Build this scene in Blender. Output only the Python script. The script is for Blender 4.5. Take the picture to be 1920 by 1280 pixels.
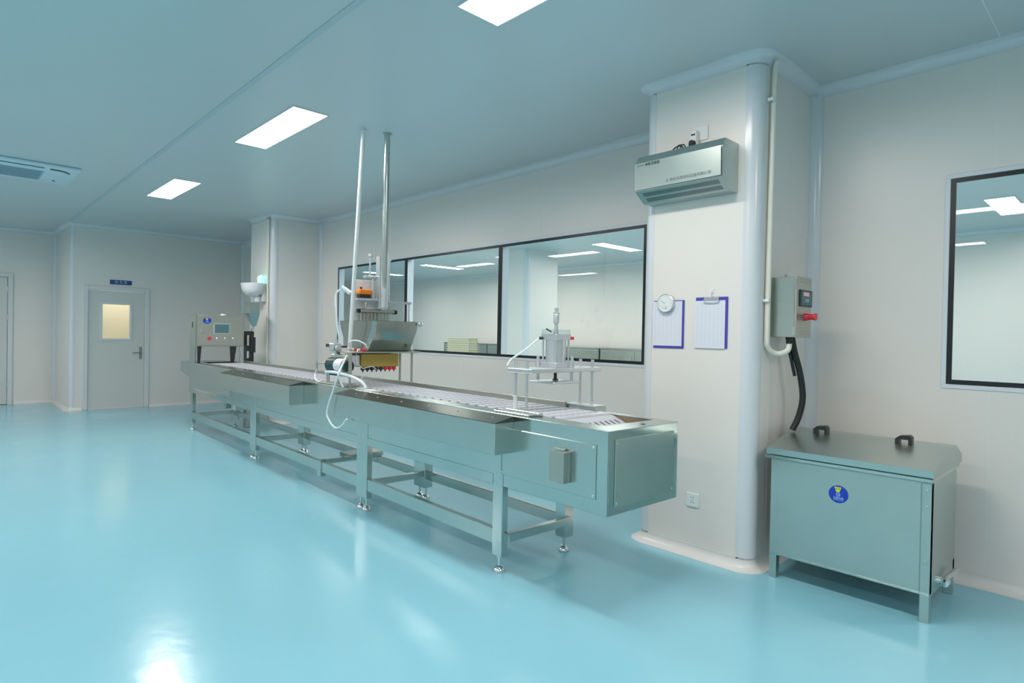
import bpy, bmesh, math, random
from mathutils import Vector, Matrix
random.seed(7)
for o in list(bpy.data.objects): bpy.data.objects.remove(o, do_unlink=True)
scn = bpy.context.scene
COL = scn.collection

# ------------------------------------------------------------------ camera
F_PX, YAW, PITCH, ROLL = 1138.37, -0.810796, -0.0103954, 0.0189394
cam_d = bpy.data.cameras.new('camera'); cam = bpy.data.objects.new('camera', cam_d); COL.objects.link(cam)
cam_d.sensor_width = 36.0; cam_d.lens = F_PX / 1920 * 36.0
cam_d.clip_start = 0.02; cam_d.clip_end = 200
fw = Vector((math.sin(YAW)*math.cos(PITCH), math.cos(YAW)*math.cos(PITCH), math.sin(PITCH)))
rt = Vector((math.cos(YAW), -math.sin(YAW), 0)); up = rt.cross(fw)
r2 = rt*math.cos(ROLL) + up*math.sin(ROLL); u2 = -rt*math.sin(ROLL) + up*math.cos(ROLL)
m = Matrix((( r2.x, u2.x, -fw.x, 0.0), (r2.y, u2.y, -fw.y, 0.0), (r2.z, u2.z, -fw.z, 1.4), (0, 0, 0, 1)))
cam.matrix_world = m
scn.camera = cam

# ------------------------------------------------------------------ world + exposure
w = bpy.data.worlds.new('world'); scn.world = w; w.use_nodes = True
w.node_tree.nodes['Background'].inputs[0].default_value = (0.6, 0.8, 1, 1)
w.node_tree.nodes['Background'].inputs[1].default_value = 0.05
vs = scn.view_settings
vs.view_transform = 'Standard'; vs.look = 'None'; vs.gamma = 1.0; vs.use_curve_mapping = False
vs.exposure = 0.0
LAMP = 6.0           # radiance of the visible diffusers
PANEL_W = 30.0       # watts of each ceiling panel's own light
CZ = 3.13            # ceiling height
WY = 4.40            # window wall

# ------------------------------------------------------------------ materials
def new_mat(name):
    mt = bpy.data.materials.new(name); mt.use_nodes = True
    return mt, mt.node_tree, mt.node_tree.nodes['Principled BSDF']
def plain(name, col, rough=0.5, metal=0.0, spec=0.5, noise=0.0, nscale=20, coat=0.0, bump=0.0):
    mt, nt, b = new_mat(name)
    b.inputs['Base Color'].default_value = (*col, 1); b.inputs['Roughness'].default_value = rough
    b.inputs['Metallic'].default_value = metal; b.inputs['Specular IOR Level'].default_value = spec
    b.inputs['Coat Weight'].default_value = coat; b.inputs['Coat Roughness'].default_value = 0.05
    if noise or bump:
        tc = nt.nodes.new('ShaderNodeTexCoord'); n = nt.nodes.new('ShaderNodeTexNoise')
        n.inputs['Scale'].default_value = nscale; n.inputs['Detail'].default_value = 4
        nt.links.new(tc.outputs['Object'], n.inputs['Vector'])
        if noise:
            mx = nt.nodes.new('ShaderNodeMix'); mx.data_type = 'RGBA'
            mx.inputs[6].default_value = (*[c*(1-noise) for c in col], 1); mx.inputs[7].default_value = (*[min(1, c*(1+noise)) for c in col], 1)
            nt.links.new(n.outputs[0], mx.inputs[0]); nt.links.new(mx.outputs[2], b.inputs['Base Color'])
        if bump:
            bp = nt.nodes.new('ShaderNodeBump'); bp.inputs['Strength'].default_value = bump; bp.inputs['Distance'].default_value = 0.01
            nt.links.new(n.outputs[0], bp.inputs['Height']); nt.links.new(bp.outputs[0], b.inputs['Normal'])
    return mt
def steel(name, col=(0.62, 0.62, 0.59), rough=0.25, var=0.03, stretch=(1, 1, 1), wav=0.02):
    mt, nt, b = new_mat(name)
    b.inputs['Metallic'].default_value = 1.0
    tc = nt.nodes.new('ShaderNodeTexCoord'); mp = nt.nodes.new('ShaderNodeMapping'); mp.inputs['Scale'].default_value = stretch
    n = nt.nodes.new('ShaderNodeTexNoise'); n.inputs['Scale'].default_value = 6; n.inputs['Detail'].default_value = 5
    nt.links.new(tc.outputs['Object'], mp.inputs[0]); nt.links.new(mp.outputs[0], n.inputs['Vector'])
    rr = nt.nodes.new('ShaderNodeMapRange'); rr.inputs['To Min'].default_value = max(0.02, rough-var); rr.inputs['To Max'].default_value = rough+var
    nt.links.new(n.outputs[0], rr.inputs['Value']); nt.links.new(rr.outputs[0], b.inputs['Roughness'])
    mx = nt.nodes.new('ShaderNodeMix'); mx.data_type = 'RGBA'
    mx.inputs[6].default_value = (*[c*0.94 for c in col], 1); mx.inputs[7].default_value = (*[min(1, c*1.06) for c in col], 1)
    nt.links.new(n.outputs[0], mx.inputs[0]); nt.links.new(mx.outputs[2], b.inputs['Base Color'])
    if wav:
        n2 = nt.nodes.new('ShaderNodeTexNoise'); n2.inputs['Scale'].default_value = 3.0; n2.inputs['Detail'].default_value = 1
        nt.links.new(tc.outputs['Object'], n2.inputs['Vector'])
        bp = nt.nodes.new('ShaderNodeBump'); bp.inputs['Strength'].default_value = 0.25; bp.inputs['Distance'].default_value = wav*0.1
        nt.links.new(n2.outputs[0], bp.inputs['Height']); nt.links.new(bp.outputs[0], b.inputs['Normal'])
    return mt
def emis(name, col, s):
    mt, nt, b = new_mat(name)
    b.inputs['Base Color'].default_value = (0.8, 0.8, 0.8, 1)
    b.inputs['Emission Color'].default_value = (*col, 1); b.inputs['Emission Strength'].default_value = s
    return mt
def glassmat(name, tint, base=0.04):
    mt = bpy.data.materials.new(name); mt.use_nodes = True; nt = mt.node_tree; nt.nodes.clear()
    out = nt.nodes.new('ShaderNodeOutputMaterial'); tr = nt.nodes.new('ShaderNodeBsdfTransparent'); gl = nt.nodes.new('ShaderNodeBsdfGlossy')
    tr.inputs[0].default_value = (*tint, 1); gl.inputs['Roughness'].default_value = 0.0; gl.inputs[0].default_value = (1, 1, 1, 1)
    lw = nt.nodes.new('ShaderNodeLayerWeight'); lw.inputs[0].default_value = 0.5
    pw = nt.nodes.new('ShaderNodeMath'); pw.operation = 'POWER'; pw.inputs[1].default_value = 5
    ma = nt.nodes.new('ShaderNodeMath'); ma.operation = 'MULTIPLY_ADD'; ma.inputs[1].default_value = 1-base; ma.inputs[2].default_value = base
    mx = nt.nodes.new('ShaderNodeMixShader'); L = nt.links.new
    L(lw.outputs['Facing'], pw.inputs[0]); L(pw.outputs[0], ma.inputs[0]); L(ma.outputs[0], mx.inputs[0])
    L(tr.outputs[0], mx.inputs[1]); L(gl.outputs[0], mx.inputs[2]); L(mx.outputs[0], out.inputs[0])
    return mt
def floor_mat(name, col):
    mt, nt, b = new_mat(name); L = nt.links.new
    tc = nt.nodes.new('ShaderNodeTexCoord')
    n = nt.nodes.new('ShaderNodeTexNoise'); n.inputs['Scale'].default_value = 0.9; n.inputs['Detail'].default_value = 3
    L(tc.outputs['Object'], n.inputs['Vector'])
    mx = nt.nodes.new('ShaderNodeMix'); mx.data_type = 'RGBA'
    mx.inputs[6].default_value = (*[c*0.96 for c in col], 1); mx.inputs[7].default_value = (*[min(1, c*1.05) for c in col], 1)
    L(n.outputs[0], mx.inputs[0]); L(mx.outputs[2], b.inputs['Base Color'])
    n3 = nt.nodes.new('ShaderNodeTexNoise'); n3.inputs['Scale'].default_value = 2.3; n3.inputs['Detail'].default_value = 5
    L(tc.outputs['Object'], n3.inputs['Vector'])
    rr = nt.nodes.new('ShaderNodeMapRange'); rr.inputs['To Min'].default_value = 0.13; rr.inputs['To Max'].default_value = 0.24
    L(n3.outputs[0], rr.inputs['Value']); L(rr.outputs[0], b.inputs['Roughness'])
    b.inputs['Specular IOR Level'].default_value = 0.6
    n2 = nt.nodes.new('ShaderNodeTexNoise'); n2.inputs['Scale'].default_value = 9; n2.inputs['Detail'].default_value = 4
    L(tc.outputs['Object'], n2.inputs['Vector'])
    bp = nt.nodes.new('ShaderNodeBump'); bp.inputs['Strength'].default_value = 0.06; bp.inputs['Distance'].default_value = 0.02
    L(n2.outputs[0], bp.inputs['Height']); L(bp.outputs[0], b.inputs['Normal'])
    return mt
M = dict(
    floor=floor_mat('blue_epoxy', (0.275, 0.60, 0.72)),
    wall=plain('white_wall_panel', (0.82, 0.775, 0.74), 0.34, spec=0.55),
    seam=plain('panel_seam', (0.80, 0.82, 0.80), 0.35),
    ceil=plain('ceiling_panel', (0.60, 0.64, 0.66), 0.30, spec=0.45),
    strip=plain('ceiling_joint', (0.48, 0.58, 0.62), 0.35),
    cove=plain('cove_trim', (0.72, 0.74, 0.78), 0.20, spec=0.6),
    basec=plain('base_cove', (0.78, 0.77, 0.76), 0.28, spec=0.6),
    trimw=plain('white_aluminium_trim', (0.74, 0.76, 0.82), 0.3),
    black=plain('black_band', (0.008, 0.012, 0.014), 0.25),
    glass=glassmat('window_glass', (0.93, 0.97, 0.97)),
    glass2=glassmat('clear_acrylic', (0.85, 0.92, 0.90), 0.06),
    frost=plain('frosted_cream_glass', (0.75, 0.70, 0.58), 0.4),
    steel=steel('brushed_steel', (0.55, 0.60, 0.57), 0.24),
    steelv=steel('satin_steel_tank', (0.53, 0.59, 0.56), 0.33, 0.03, (1, 1, 1), 0.0),
    polish=steel('polished_steel', (0.58, 0.62, 0.59), 0.13, 0.03, (1, 1, 1), 0.01),
    dark_steel=plain('dark_steel_strip', (0.10, 0.11, 0.09), 0.30, 0.7),
    matte_steel=steel('matte_steel', (0.50, 0.50, 0.45), 0.42, 0.04, (1, 1, 1), 0.0),
    chrome=plain('chrome', (0.75, 0.77, 0.77), 0.08, 1.0),
    alu=plain('aluminium', (0.72, 0.74, 0.76), 0.3, 0.85),
    rubber=plain('black_rubber', (0.012, 0.014, 0.014), 0.45),
    black_plastic=plain('black_plastic', (0.02, 0.022, 0.022), 0.4),
    dgreen=plain('dark_green_plastic', (0.010, 0.045, 0.045), 0.4),
    white=plain('white_plastic', (0.82, 0.84, 0.84), 0.35),
    cream_pipe=plain('cream_pipe', (0.80, 0.78, 0.68), 0.35),
    hose=plain('translucent_hose', (0.80, 0.86, 0.90), 0.3),
    slat=plain('belt_slat_plastic', (0.58, 0.59, 0.64), 0.35),
    slatd=plain('slat_groove', (0.38, 0.38, 0.46), 0.5),
    gold=plain('amber_brass', (0.50, 0.36, 0.09), 0.35, 0.4),
    red=plain('red_plastic', (0.75, 0.03, 0.05), 0.35),
    orange=plain('orange_plastic', (0.95, 0.25, 0.02), 0.4),
    screen=plain('grey_screen', (0.10, 0.20, 0.22), 0.2),
    screen2=plain('teal_screen', (0.02, 0.11, 0.13), 0.25),
    blue=plain('blue_print', (0.010, 0.05, 0.50), 0.35),
    signblue=plain('sign_blue', (0.006, 0.055, 0.26), 0.35),
    navy=plain('board_blue', (0.07, 0.06, 0.42), 0.4),
    paper=plain('paper', (0.74, 0.76, 0.84), 0.7, noise=0.02, nscale=60),
    print_grey=plain('faint_print', (0.60, 0.60, 0.74), 0.7),
    yellow=plain('yellow_print', (0.70, 0.72, 0.05), 0.4),
    ltext=plain('light_blue_print', (0.45, 0.70, 0.95), 0.4),
    dtext=plain('dark_print', (0.05, 0.08, 0.08), 0.5),
    mtext=plain('grey_print', (0.25, 0.30, 0.30), 0.5),
    cream=plain('cream_plastic', (0.80, 0.76, 0.58), 0.45),
    doorm=plain('door_panel', (0.68, 0.68, 0.65), 0.35),
    doorf=plain('door_frame', (0.72, 0.73, 0.75), 0.30),
    acw=plain('cassette_plastic', (0.66, 0.76, 0.84), 0.4),
    acd=plain('cassette_grille', (0.36, 0.47, 0.55), 0.6),
    lamp=emis('lamp_panel', (1.0, 0.95, 0.91), LAMP),
    lampb=emis('lamp_panel_cool', (1.0, 0.97, 0.94), LAMP),
    lampd=emis('lamp_panel_warm', (1.0, 0.95, 0.86), 45),
    green=emis('green_glow', (0.1, 1.0, 0.75), 2.0),
    redled=emis('red_digits', (1.0, 0.1, 0.25), 0.35),
    bowl=plain('opal_bowl', (0.85, 0.86, 0.90), 0.3),
    board=plain('brown_inner_steel', (0.34, 0.25, 0.17), 0.4, 0.5),  # plain brown metal tone, back wall of the belt opening
)

# ------------------------------------------------------------------ mesh builder
class MB:
    def __init__(s): s.bm = bmesh.new(); s.mi = 0
    def _fin(s, before, mi):
        for f in s.bm.faces:
            if f not in before: f.material_index = mi
    def box(s, lo, hi, bev=0.0, mi=0, seg=1):
        lo = list(lo); hi = list(hi)
        for i in range(3):
            if lo[i] > hi[i]: lo[i], hi[i] = hi[i], lo[i]
        vs_ = [s.bm.verts.new((x, y, z)) for x in (lo[0], hi[0]) for y in (lo[1], hi[1]) for z in (lo[2], hi[2])]
        q = [(0, 1, 3, 2), (4, 6, 7, 5), (0, 4, 5, 1), (2, 3, 7, 6), (0, 2, 6, 4), (1, 5, 7, 3)]
        fs = [s.bm.faces.new([vs_[i] for i in t]) for t in q]
        for f in fs: f.material_index = mi
        if bev > 0:
            bev = min(bev, 0.45*min(hi[i]-lo[i] for i in range(3)))
            es = list({e for f in fs for e in f.edges})
            r = bmesh.ops.bevel(s.bm, geom=es, offset=bev, segments=seg, affect='EDGES', profile=0.5)
            for f in r['faces']: f.material_index = mi
        return s
    def hexa(s, p, mi=0):     # 8 points: bottom 4 ccw, top 4 ccw
        v = [s.bm.verts.new(q) for q in p]
        for t in ((3, 2, 1, 0), (4, 5, 6, 7), (0, 1, 5, 4), (1, 2, 6, 5), (2, 3, 7, 6), (3, 0, 4, 7)):
            s.bm.faces.new([v[i] for i in t]).material_index = mi
        return s
    def cone(s, p0, p1, r0, r1=None, n=16, mi=0, cap=True):
        if r1 is None: r1 = r0
        p0 = Vector(p0); p1 = Vector(p1); d = (p1-p0).normalized()
        a = Vector((0, 0, 1)) if abs(d.z) < 0.9 else Vector((1, 0, 0))
        u = d.cross(a).normalized(); v = d.cross(u)
        A = []; B = []
        for i in range(n):
            t = 2*math.pi*i/n; o = u*math.cos(t)+v*math.sin(t)
            A.append(s.bm.verts.new(p0+o*r0)); B.append(s.bm.verts.new(p1+o*r1))
        for i in range(n):
            j = (i+1) % n; s.bm.faces.new((A[i], A[j], B[j], B[i])).material_index = mi
        if cap:
            s.bm.faces.new(A[::-1]).material_index = mi; s.bm.faces.new(B).material_index = mi
        return s
    def tube(s, pts, r, n=10, mi=0, smooth=True, cap=True):
        P = [Vector(p) for p in pts]
        if smooth and len(P) > 2:
            Q = []
            for i in range(len(P)-1):
                p0 = P[max(i-1, 0)]; p1 = P[i]; p2 = P[i+1]; p3 = P[min(i+2, len(P)-1)]
                for k in range(6):
                    t = k/6
                    Q.append(0.5*((2*p1)+(-p0+p2)*t+(2*p0-5*p1+4*p2-p3)*t*t+(-p0+3*p1-3*p2+p3)*t**3))
            Q.append(P[-1]); P = Q
        rings = []; u = None
        for i, p in enumerate(P):
            d = (P[min(i+1, len(P)-1)]-P[max(i-1, 0)]).normalized()
            if u is None:
                a = Vector((0, 0, 1)) if abs(d.z) < 0.9 else Vector((1, 0, 0)); u = d.cross(a).normalized()
            else: u = (u-d*u.dot(d)).normalized()
            v = d.cross(u)
            rings.append([s.bm.verts.new(p+(u*math.cos(2*math.pi*k/n)+v*math.sin(2*math.pi*k/n))*r) for k in range(n)])
        for A, B in zip(rings, rings[1:]):
            for k in range(n):
                j = (k+1) % n; s.bm.faces.new((A[k], A[j], B[j], B[k])).material_index = mi
        if cap:
            s.bm.faces.new(rings[0][::-1]).material_index = mi; s.bm.faces.new(rings[-1]).material_index = mi
        return s
    def lathe(s, prof, c=(0, 0, 0), axis='z', n=24, mi=0, sx=1.0):
        c = Vector(c); rings = []
        def P(r, h, t):
            a, b = r*math.cos(t)*sx, r*math.sin(t)
            return c+(Vector((a, b, h)) if axis == 'z' else Vector((a, h, b)) if axis == 'y' else Vector((h, a, b)))
        for r, h in prof:
            rings.append([s.bm.verts.new(P(max(r, 1e-5), h, 2*math.pi*k/n)) for k in range(n)])
        for A, B in zip(rings, rings[1:]):
            for k in range(n):
                j = (k+1) % n; s.bm.faces.new((A[k], A[j], B[j], B[k])).material_index = mi
        s.bm.faces.new(rings[0][::-1]).material_index = mi; s.bm.faces.new(rings[-1]).material_index = mi
        return s
    def prism(s, poly, axis, a, b, mi=0):   # polygon in the plane normal to axis
        def P(q, h):
            return (h, q[0], q[1]) if axis == 'x' else (q[0], h, q[1]) if axis == 'y' else (q[0], q[1], h)
        A = [s.bm.verts.new(P(q, a)) for q in poly]; B = [s.bm.verts.new(P(q, b)) for q in poly]
        n = len(poly)
        for i in range(n):
            j = (i+1) % n; s.bm.faces.new((A[i], A[j], B[j], B[i])).material_index = mi
        s.bm.faces.new(A[::-1]).material_index = mi; s.bm.faces.new(B).material_index = mi
        return s
BASE = {}
def obj(name, mb, mats, parent=None, loc=None):
    bm = mb.bm
    base = Vector(BASE[parent.name]) if parent is not None and parent.name in BASE else Vector((0, 0, 0))
    if parent is None and loc is not None: base = Vector(loc)
    if base.length: bmesh.ops.translate(bm, vec=-base, verts=bm.verts)
    bmesh.ops.recalc_face_normals(bm, faces=bm.faces)
    bm.normal_update()
    for f in bm.faces: f.smooth = True
    for e in bm.edges:
        if len(e.link_faces) == 2 and e.calc_face_angle(0) > math.radians(32): e.smooth = False
    me = bpy.data.meshes.new(name); bm.to_mesh(me); bm.free()
    for mt in (mats if isinstance(mats, (list, tuple)) else [mats]): me.materials.append(mt)
    o = bpy.data.objects.new(name, me); COL.objects.link(o)
    if parent is not None:
        o.parent = parent; BASE[o.name] = base
    else:
        o.location = base; BASE[o.name] = base
    return o
def tag(o, label, cat=None, group=None, kind=None):
    o['label'] = label
    if cat: o['category'] = cat
    if group: o['group'] = group
    if kind: o['kind'] = kind
    return o
def thing(name, label, cat, base, rot=0.0, world=None, group=None):
    o = bpy.data.objects.new(name, None); COL.objects.link(o)
    o.empty_display_size = 0.1
    o.location = world if world is not None else base; o.rotation_euler = (0, 0, rot)
    BASE[o.name] = Vector(base)
    return tag(o, label, cat, group)
def struct(name, mb, mats, label, cat, loc=None):
    return tag(obj(name, mb, mats, None, loc), label, cat, None, 'structure')
def dup(root, loc, label=None):
    r = root.copy(); COL.objects.link(r); r.location = loc
    if label: r['label'] = label
    for ch in list(root.children):
        c = ch.copy(); COL.objects.link(c); c.parent = r
        for g in list(ch.children):
            d = g.copy(); COL.objects.link(d); d.parent = c
    return r
def text(name, body, size, loc, rot, mat, parent=None, ext=0.0004, align='CENTER', sx=1.0):
    cu = bpy.data.curves.new(name, 'FONT'); cu.body = body; cu.size = size; cu.extrude = ext; cu.align_x = align; cu.align_y = 'CENTER'
    t = bpy.data.objects.new(name, cu); COL.objects.link(t)
    bpy.context.view_layer.update()
    me = bpy.data.meshes.new_from_object(t.evaluated_get(bpy.context.evaluated_depsgraph_get()))
    bpy.data.objects.remove(t, do_unlink=True)
    mw = Matrix.Translation(Vector(loc)) @ rot.to_4x4() @ Matrix.Diagonal((sx, 1, 1, 1))
    me.transform(mw)
    if parent is not None: me.transform(Matrix.Translation(-Vector(BASE[parent.name])))
    me.materials.clear(); me.materials.append(mat); me.name = name
    o = bpy.data.objects.new(name, me); COL.objects.link(o)
    if parent is not None: o.parent = parent; BASE[o.name] = BASE[parent.name]
    return o
# text orientation: columns = text x, text y, text normal
R_FRONT = Matrix(((1, 0, 0), (0, 0, -1), (0, 1, 0)))       # faces -y
R_RIGHT = Matrix(((0, 0, 1), (1, 0, 0), (0, 1, 0)))        # faces +x

# ================================================================== ROOM SHELL
XW, YS, XE, YN = -13.95, -6.0, 4.5, 11.6      # far left wall, wall behind camera, right end, back room's rear wall
C1 = (-2.45, -1.64, 3.57); C2 = (-9.90, -9.02, 3.62)   # columns: x0, x1, front y
EWX = -12.35; RY = 1.62                        # end wall with the door, recess face
mb = MB(); mb.box((XW-3.6, YS-0.2, -0.12), (XE+0.2, WY+0.1, 0)); struct('floor', mb, M['floor'], 'glossy light blue epoxy floor of the clean room', 'floor')
mb = MB(); mb.box((XW-3.6, YS-0.2, CZ), (XE+0.2, WY+0.1, CZ+0.12))
# panel joints on the ceiling
for yy in (3.4,):
    pass
def strip_box(mb_, x0, y0, x1, y1, mi): mb_.box((x0, y0, CZ-0.0012), (x1, y1, CZ+0.002), 0, mi)
for x in (-0.62, 1.78, 4.18): strip_box(mb, x-0.003, RY, x+0.003, WY, 1)
struct('ceiling', mb, [M['ceil'], M['seam']], 'flat pale grey panelled ceiling of the clean room', 'ceiling')
mb = MB(); mb.box((-12.3, 1.575, CZ-0.006), (XE, 1.615, CZ+0.001), 0.002); struct('trim_1', mb, M['strip'], 'long thin blue-grey joint strip running along the ceiling', 'ceiling trim')

def wall_y(name, x0, x1, y0, y1, holes, label, seams=(), face=None, z1=CZ):
    """wall slab in the x direction with rectangular openings (x0,x1,z0,z1)"""
    mb_ = MB(); xs = sorted(holes); cur = x0
    for (a, b, c, d) in xs:
        if a > cur: mb_.box((cur, y0, 0), (a, y1, z1))
        if c > 0: mb_.box((a, y0, 0), (b, y1, c))
        mb_.box((a, y0, d), (b, y1, z1)); cur = b
    if cur < x1: mb_.box((cur, y0, 0), (x1, y1, z1))
    for s_ in seams:
        x, za, zb = s_
        mb_.box((x-0.0025, face-0.0008, za), (x+0.0025, face+0.002, zb), 0, 1)
    return struct(name, mb_, [M['wall'], M['seam']], label, 'wall')
def wall_x(name, y0, y1, x0, x1, holes, label, seams=(), face=None):
    mb_ = MB(); cur = y0
    for (a, b, c, d) in sorted(holes):
        if a > cur: mb_.box((x0, cur, 0), (x1, a, CZ))
        if c > 0: mb_.box((x0, a, 0), (x1, b, c))
        mb_.box((x0, a, d), (x1, b, CZ)); cur = b
    if cur < y1: mb_.box((x0, cur, 0), (x1, y1, CZ))
    for (y, za, zb) in seams:
        mb_.box((face-0.002, y-0.0025, za), (face+0.0008, y+0.0025, zb), 0, 1)
    return struct(name, mb_, [M['wall'], M['seam']], label, 'wall')
W1 = (-8.46, -2.98, 1.165, 2.37); W2 = (-0.845, 1.55, 1.155, 2.385)
wall_y('wall_back', EWX-0.1, -2.0, WY, WY+0.1, [W1], 'long off-white panel wall with the black-framed window behind the conveyor',
       [(-4.235, W1[3], CZ), (-5.44, W1[3], CZ), (-7.84, W1[3], CZ), (-4.235, 0, W1[2]), (-5.44, 0, W1[2]), (-6.64, W1[3], CZ), (-3.03, W1[3], CZ)], WY)
wall_y('wall_right', -2.0, XE, WY, WY+0.1, [W2], 'off-white panel wall behind the steel tank, at the right of the column',
       [(-0.634, 0, W2[2]), (-0.634, W2[3], CZ), (1.766, 0, CZ)], WY)
# columns as rounded prisms
def column(name, x0, x1, y, r, label, seams=()):
    mb_ = MB(); poly = [(x1, WY)]
    for k in range(9):
        a = -math.pi/2*k/8; poly.append((x1-r+r*math.cos(a), y+r+r*math.sin(a)))
    for k in range(9):
        a = -math.pi/2-math.pi/2*k/8; poly.append((x0+r+r*math.cos(a), y+r+r*math.sin(a)))
    poly.append((x0, WY)); mb_.prism(poly, 'z', 0, CZ)
    for (p, za, zb) in seams: mb_.box((x1-0.002, p-0.0025, za), (x1+0.0008, p+0.0025, zb), 0, 1)
    return struct(name, mb_, [M['wall'], M['seam']], label, 'wall'), poly
RC = 0.075
column('wall_column_near', *C1, RC, 'square off-white column in front of the window wall with the clipboards on it', [(4.04, 0, CZ), (3.78, 0, CZ)])
column('wall_column_far', *C2, RC, 'narrow off-white column at the far end of the window wall', [])
wall_x('wall_end', RY+0.05, WY, EWX-0.1, EWX, [(1.795, 2.775, -1, 2.105)], 'off-white end wall with the door under the blue sign',
       [(2.92, 0, CZ), (4.11, 0, CZ)], EWX)
mb = MB(); mb.box((XW, RY, 0), (EWX-0.05, RY+0.08, CZ)); mb.prism([(EWX-0.05, RY+0.05)]+[(EWX-0.05+0.05*math.sin(math.pi/2*k/8), RY+0.05-0.05*math.cos(math.pi/2*k/8)) for k in range(9)], 'z', 0, CZ); struct('wall_recess', mb, M['wall'], 'short off-white return wall between the end wall and the left wall', 'wall')
wall_x('wall_left', YS, RY+0.08, XW-0.1, XW, [(0.10, 1.0, -1, 2.33)], 'off-white wall at the far left with a door at the picture edge', [], XW)
mb = MB(); mb.box((XW-0.1, YS-0.1, 0), (XE+0.1, YS, CZ)); struct('wall_front', mb, M['wall'], 'off-white wall behind the camera', 'wall')
mb = MB(); mb.box((XE, YS, 0), (XE+0.1, WY+0.1, CZ)); struct('wall_side', mb, M['wall'], 'off-white wall closing the room beyond the right edge', 'wall')

# coves ----------------------------------------------------------------------
def cove_path(pts):
    """pts: (x, y, radius) of the wall line; returns polyline with outward (room side) normals; room on the left of travel"""
    out = []
    n = len(pts)
    for i, (x, y, r) in enumerate(pts):
        p = Vector((x, y))
        d0 = (p-Vector(pts[i-1][:2])).normalized() if i else None
        d1 = (Vector(pts[i+1][:2])-p).normalized() if i < n-1 else None
        if d0 is None: out.append((p, Vector((-d1.y, d1.x)), 1.0)); continue
        if d1 is None: out.append((p, Vector((-d0.y, d0.x)), 1.0)); continue
        n0 = Vector((-d0.y, d0.x)); n1 = Vector((-d1.y, d1.x))
        if r > 0:       # rounded outside corner
            c = p-n0*r-n1*r
            for k in range(9):
                t = k/8; a0 = math.atan2(n0.y, n0.x); a1 = math.atan2(n1.y, n1.x)
                da = (a1-a0+math.pi) % (2*math.pi)-math.pi
                a = a0+da*t; nn = Vector((math.cos(a), math.sin(a))); out.append((c+nn*r, nn, 1.0))
        else:
            nn = (n0+n1).normalized(); out.append((p, nn, 1/nn.dot(n0)))
    return out
def cove(mb_, path, R, zc, sgn, t0=0.002):
    """concave quarter profile; zc = floor/ceiling height, sgn=+1 floor, -1 ceiling"""
    prof = [(0.0, 0.0), (0.0, R+0.012), (t0+0.001, R+0.012), (t0+0.001, R)]
    for k in range(7):
        a = math.pi/2*k/6; prof.append((t0+R-R*math.cos(a), R-R*math.sin(a)+t0))
    prof += [(R+0.014, t0), (R+0.014, 0.0)]
    rings = []
    for p, nn, ml in path:
        rings.append([mb_.bm.verts.new((p.x+nn.x*a*ml, p.y+nn.y*a*ml, zc+sgn*b)) for a, b in prof])
    k = len(prof)
    for A, B in zip(rings, rings[1:]):
        for i in range(k):
            j = (i+1) % k; mb_.bm.faces.new((A[i], A[j], B[j], B[i]))
    mb_.bm.faces.new(rings[0]); mb_.bm.faces.new(rings[-1][::-1])
r = RC
# travelling from right to left along the north side: room (south) is on the left
P_right = [(XE, WY, 0), (C1[1], WY, 0)]
P_col1 = [(C1[1], WY, 0), (C1[1], C1[2], r), (C1[0], C1[2], r), (C1[0], WY, 0)]
ring = [(XE, WY, 0), (C1[1], WY, 0), (C1[1], C1[2], r), (C1[0], C1[2], r), (C1[0], WY, 0), (C2[1], WY, 0), (C2[1], C2[2], r), (C2[0], C2[2], r), (C2[0], WY, 0), (EWX, WY, 0)]
end_c = [(EWX, WY, 0), (EWX, RY, 0.05), (XW, RY, 0), (XW, YS, 0)]
def sub(full, a, b):
    P = cove_path(full); return P
mb = MB(); cove(mb, cove_path(ring), 0.055, CZ, -1); struct('trim_2', mb, M['cove'], 'curved blue-grey cove along the top of the window wall and both columns', 'cove trim')
mb = MB(); cove(mb, cove_path([(EWX, WY-0.07, 0), (EWX, RY, 0.05), (XW, RY, 0), (XW, YS, 0)]), 0.055, CZ, -1); struct('trim_3', mb, M['cove'], 'curved blue-grey cove along the top of the end wall and left wall', 'cove trim')
mb = MB(); cove(mb, cove_path(ring), 0.055, 0, 1); struct('baseboard_back', mb, M['basec'], 'white curved floor cove around the columns and window wall', 'baseboard')
def cove_seg(pts):
    mb_ = MB(); cove(mb_, cove_path(pts), 0.055, 0, 1); return mb_
struct('baseboard_end', cove_seg([(EWX, WY-0.07, 0), (EWX, 2.78, 0)]), M['basec'], 'white curved floor cove right of the door in the end wall', 'baseboard')
struct('baseboard_corner', cove_seg([(EWX, 1.79, 0), (EWX, RY, 0.05), (XW, RY, 0), (XW, 1.02, 0)]), M['basec'], 'white curved floor cove around the far left recess', 'baseboard')
struct('baseboard_left', cove_seg([(XW, 0.08, 0), (XW, YS, 0)]), M['basec'], 'white curved floor cove of the left wall beyond the door', 'baseboard')
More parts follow.
